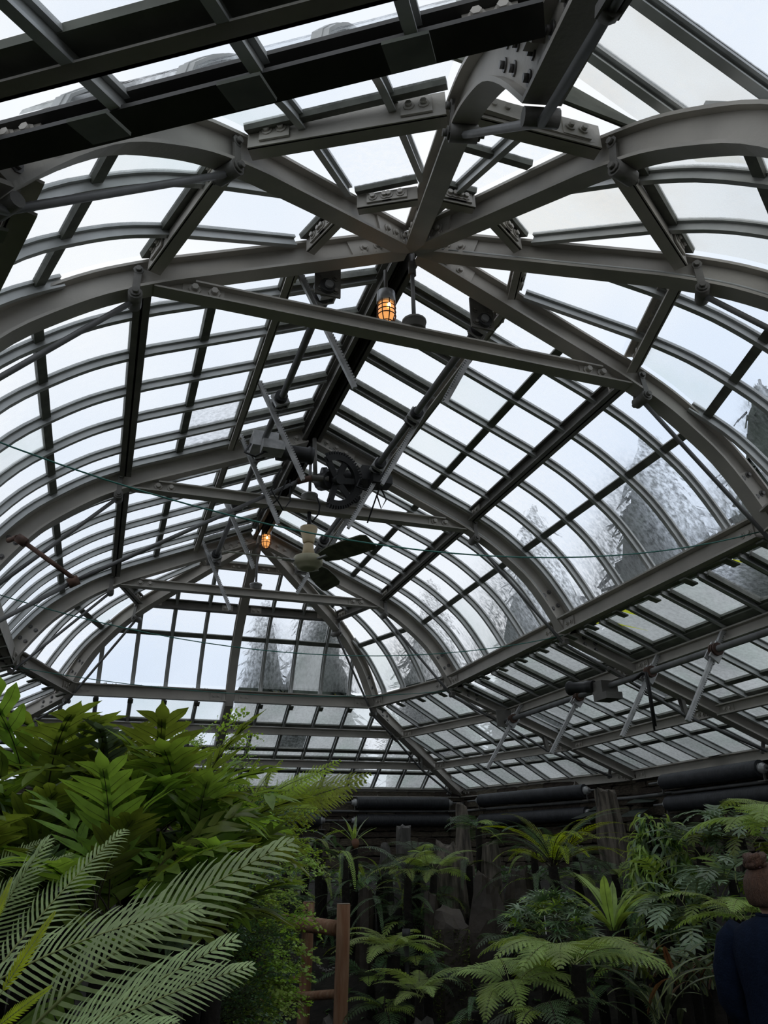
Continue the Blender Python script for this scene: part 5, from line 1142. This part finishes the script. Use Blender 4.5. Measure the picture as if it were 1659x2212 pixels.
# ---- middle and right bed
plant('small_tree_fern', 'small tree fern with pale green crown on dark trunk right of the rail', 846, 2058, 5.5, fTreeS, 13, s=(.62, .85), tilt=(-.35, .2), cat='tree fern', r=.055, jit=.01)
plant('palm_fern', 'upright palm like fern with feathered crown in front of the corner heater', 1196, 1872, 6.6, fPalm, 30, s=(.72, 1.0), tilt=(-.5, .2), r=.05, jit=.02)
plant('nest_fern', 'birds nest fern with broad light green strap leaves, right of centre', 1325, 2010, 5.4, fNest, 15, s=(.6, .95), tilt=(-.7, .2), r=.05, jit=.02, fname='leaf')
for i, (px, py, d_, nf, s_, sp) in enumerate(((1105, 2135, 4.3, 8, (.5, .66), (0, 6.283)), (1245, 2085, 4.2, 11, (.6, .8), (0, 6.283)))):
    plant('broad_fern', ('bright broad fern at bottom centre right, left one of the pair', 'bright broad fern at bottom centre right, larger right one of the pair')[i], px, py, d_, fTri, nf, s=s_, tilt=(-.45, .1), group='bright broad ferns at the bottom', r=.05, jit=.02)
plant('broad_fern', 'bright fern fronds reaching in at the right edge above the visitor', 1700, 1800, 4.6, fTri, 9, s=(.7, .9), tilt=(-.3, .3), r=.05)
plant('broad_fern', 'pale green fern behind the back of the visitor', 1625, 1990, 4.2, fTreeS, 8, s=(.7, .9), tilt=(-.3, .2))
for i, (px, py, d_, nf) in enumerate(((1400, 2110, 4.4, 22), (1470, 2120, 4.3, 26), (1540, 2130, 4.2, 22), (1430, 2190, 3.9, 18))):
    plant('strap_fern', ('clump of olive strap leaves left of the visitor, leftmost of four', 'clump of olive strap leaves with brown ones, second of four', 'clump of olive strap leaves beside the navy sweater', 'low clump of drooping strap leaves at the bottom right')[i], px, py, d_, fStrap, nf, s=(.7, 1.05), tilt=(-.5, .15), group='strap leaved ferns', jit=.07, fname='leaf')
PL = ['blue green lobed fern right of the hanging column', 'blue green lobed fern at the right edge under the lower heater', 'lobed fern in the right bank above the strap leaves', 'lobed fern behind the visitor at shoulder height', 'lobed fern trailing beside the hanging column, lower down', 'lobed fern high on the right bank below the heaters', 'lobed fern between the nest fern and the right bank', 'lobed fern low in the dark beside the visitor']
for i, (px, py, d_, nf) in enumerate(((1510, 1830, 5.8, 16), (1600, 1800, 5.6, 16), (1500, 1960, 5.0, 16), (1580, 1900, 5.2, 16), (1470, 1930, 5.6, 12), (1560, 1780, 6.2, 14), (1440, 2010, 5.2, 12), (1560, 2040, 4.8, 12))):
    plant('bank_fern', PL[i], px, py, d_, fPoly, nf, s=(.75, 1.1), tilt=(-.4, .4), group='lobed ferns on the right bank', jit=.10)
c = at(1418, 1800, 6.2); g = ground(c.x, c.y); root = empty('hanging_fern', (c.x, c.y, g), 'leafy column of small hanging strap leaves right of the tall stump', 'fern'); stalk(root, (c.x, c.y, g - .05), (c.x, c.y, c.z + .1), .10)
for k in range(280):
    a = rf.uniform(0, 6.283); v = rf.random(); z = c.z + .12 - v * 0.95; r_ = .07 + .15 * math.sin(min(1, v * 1.6) * 1.57); fr(root, rf.choice(fPyr), (c.x + math.cos(a) * r_, c.y + math.sin(a) * r_, max(z, g + .1)), a, rf.uniform(-.5, .5), rf.uniform(-.5, .5), rf.uniform(.7, 1.15), 'leaf_bunch')
c = at(1190, 2020, 5.0); g = ground(c.x, c.y); root = empty('mounded_fern', (c.x, c.y, g), 'rounded mound of small palmate fern leaves below the upright palm like fern', 'fern'); stalk(root, (c.x, c.y, g - .05), (c.x, c.y, c.z), .10)
for k in range(270):
    a = rf.uniform(0, 6.283); e = rf.uniform(-.5, 1.4); d = Vector((math.cos(a) * math.cos(e), math.sin(a) * math.cos(e), math.sin(e))); fr(root, rf.choice(fPal), c + Vector((d.x * .27, d.y * .27, d.z * .23)) + d * rf.uniform(-.05, .03), a, rf.uniform(-.6, .5) + e * .3, rf.uniform(-.5, .5), rf.uniform(.7, 1.1), 'leaf')
c = at(765, 1822, 6.9); root = empty('staghorn_fern', tuple(c), 'staghorn fern with grey green antler fronds on the wall under the heaters', 'fern')
stalk(root, (c.x, c.y, ground(c.x, c.y) - .05), (c.x, c.y, c.z), .035)
for az, tl in ((3.3, .1), (3.0, .5), (2.6, .8), (.2, .1), (-.2, .4), (.5, .7), (-1.5, .2), (-2.2, .5), (1.3, .9)): fr(root, rf.choice(fStag), c, az - .35, tl - .3, 0, rf.uniform(.7, 1.0), 'antler_frond')
m = MB(False); m.tube([c + Vector((0, -.02, .04)), c + Vector((0, -.03, .02)), c + Vector((0, -.05, -.01)), c + Vector((0, -.04, -.05))], [.01, .035, .035, .012], 10); m.build('shield_frond', 'lf_brown', root)
SWL = ['drooping sword fern hanging at left of the centre slates', 'drooping sword fern behind the log posts', 'drooping sword fern above the small tree fern', 'sword fern arching below the staghorn fern', 'sword fern on the ledge left of the rail posts', 'sword fern between the dark boulders', 'sword fern in the shade of the palm like fern', 'sword fern at the foot of the mossy stone']
for i, (px, py, d_, nf) in enumerate(((745, 1850, 6.6, 11), (700, 1900, 7.0, 12), (800, 1930, 6.6, 9), (690, 1815, 7.0, 12), (620, 1810, 6.6, 12), (1010, 1870, 7.0, 8), (1160, 1900, 6.6, 10), (1030, 2185, 5.1, 8))):
    plant('sword_fern', SWL[i], px, py, d_, fSword, nf, s=(.6, .95), tilt=(-.4, .3), group='drooping sword ferns', jit=.05)
LCL = ['small lacy fern on the slates at centre', 'small lacy fern right of the broad ridged slab', 'lacy fern left of the big dark boulder', 'lacy fern under the centre heater', 'lacy fern at the foot of the small tree fern', 'lacy fern at the bottom edge right of the rail', 'lacy fern between mossy stone and broad ferns', 'lacy fern on the ledge left of the tall stump', 'lacy fern right below the tall stump', 'lacy fern under the nest fern', 'lacy fern in dark ground below the nest fern', 'lacy fern at bottom right of centre', 'lacy fern in front of the log post', 'lacy fern low behind the railing', 'fern on the wall ledge between heaters and stump', 'little fern beside the black post']
for i, (px, py, d_, nf) in enumerate(((900, 1850, 6.9, 10), (1030, 1790, 7.2, 14), (935, 1885, 6.5, 9), (880, 1880, 6.4, 12), (905, 2150, 5.0, 9), (830, 2190, 5.2, 12), (1095, 2050, 5.6, 7), (1250, 1900, 6.8, 10), (1330, 1890, 6.6, 12), (1290, 2060, 5.0, 12), (1370, 2070, 4.8, 12), (1180, 2190, 3.9, 12), (800, 2120, 5.8, 12), (640, 1960, 7.0, 14), (1240, 1850, 7.4, 8), (890, 2090, 5.6, 10))):
    plant('lacy_fern', LCL[i], px, py, d_, fLace if i not in (4, 2) else fTreeS, nf, s=(.5, .85), tilt=(-.4, .3), group='small lacy ferns among the stones', jit=.04)
for i, (px, py, d_, nf) in enumerate(((1110, 1985, 6.2, 7), (925, 2110, 5.7, 7), (1400, 1960, 5.6, 12), (690, 2040, 6.9, 12), (770, 1960, 6.8, 12), (860, 1960, 6.4, 12), (1120, 2040, 5.5, 10), (1340, 2130, 4.6, 12), (1450, 1880, 6.3, 10))):
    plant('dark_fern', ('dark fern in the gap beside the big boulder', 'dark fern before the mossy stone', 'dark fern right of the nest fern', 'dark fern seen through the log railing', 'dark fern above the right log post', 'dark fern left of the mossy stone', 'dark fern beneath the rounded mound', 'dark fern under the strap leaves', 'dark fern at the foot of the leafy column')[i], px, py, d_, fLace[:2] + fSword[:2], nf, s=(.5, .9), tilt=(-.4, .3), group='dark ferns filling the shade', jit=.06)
GAP = ['fern low in the shade left of the centre slates', 'fern low in the shade among the centre slates', 'fern low in the shade before the ridged slab', 'fern in the shade behind the mossy stone', 'fern in the shade right of the big boulder', 'fern in the shade below the corner heater', 'fern in the shade before the tall stump', 'fern in the shade behind the nest fern', 'fern in the shade behind the right log post', 'fern in the shade under the staghorn fern', 'fern in the shade at centre left by the wall', 'fern in the shade between slates and small tree fern']
for i, (px, py, d_) in enumerate(((820, 1890, 6.9), (890, 1905, 6.8), (955, 1940, 6.6), (1010, 1985, 6.7), (1130, 1960, 6.5), (1150, 1840, 7.4), (1340, 1930, 6.7), (1380, 1940, 6.6), (770, 2040, 6.5), (760, 1870, 7.0), (660, 1870, 7.2), (880, 1990, 6.3))):
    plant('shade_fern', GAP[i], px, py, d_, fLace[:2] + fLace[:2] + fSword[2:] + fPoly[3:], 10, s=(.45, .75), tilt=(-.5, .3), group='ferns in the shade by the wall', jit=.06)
# low creeping cover on the soil: nobody could count it
mm = FM(); rg = random.Random(77)
for k in range(9000):
    x = rg.uniform(-4.8, 4.9); y = rg.uniform(-.5, 8.2); g = ground(x, y)
    if g < .12: continue
    a = rg.uniform(0, 6.283); e = rg.uniform(.1, 1.1); L_ = rg.uniform(.03, .10); d = Vector((math.cos(a) * math.cos(e), math.sin(a) * math.cos(e), math.sin(e))); s_ = Vector((-d.y, d.x, 0)); s_ = s_.normalized() * L_ * .28; p0 = Vector((x, y, g - .005))
    b = len(mm.v); q = p0 + d * L_ * .6; t_ = p0 + d * L_ - Vector((0, 0, .25 * L_)); mm.v += [p0, q - s_, t_, q + s_]; mm.f.append((b, b + 1, b + 2, b + 3)); mm.mi.append(0)
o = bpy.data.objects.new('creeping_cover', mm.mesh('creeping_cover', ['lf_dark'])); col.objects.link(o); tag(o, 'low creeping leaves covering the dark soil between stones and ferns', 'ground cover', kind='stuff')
m = MB(False); p = at(1172, 1930, 5.6); m.sweep([p - CR * .035, p + CR * .035], CF, CU, [(-.002, .002, -.02, .02)]); m.tube([p, (p.x, p.y, ground(p.x, p.y) - .02)], .004, 6); tag(m.build('plant_label', 'galv'), 'small grey plant label standing above the rounded fern mound', 'label')
m = MB(False); p = at(450, 1842, 2.75)
for k in range(26):
    a = rf.uniform(0, 6.28); m.tube([p + Vector((math.cos(a) * .02, math.sin(a) * .02, -.01)), p + Vector((math.cos(a) * .045, math.sin(a) * .045, rf.uniform(0, .02)))], [.004, .0015], 4)
m.tube([p - Vector((0, 0, .05)), p], [.012, .02], 7)
tag(m.build('dried_fern_crown', mat('dry tan crown', (0.35, 0.22, 0.10), rough=.9)), 'dry tan fern crown among the lobed ferns at left', 'fern')
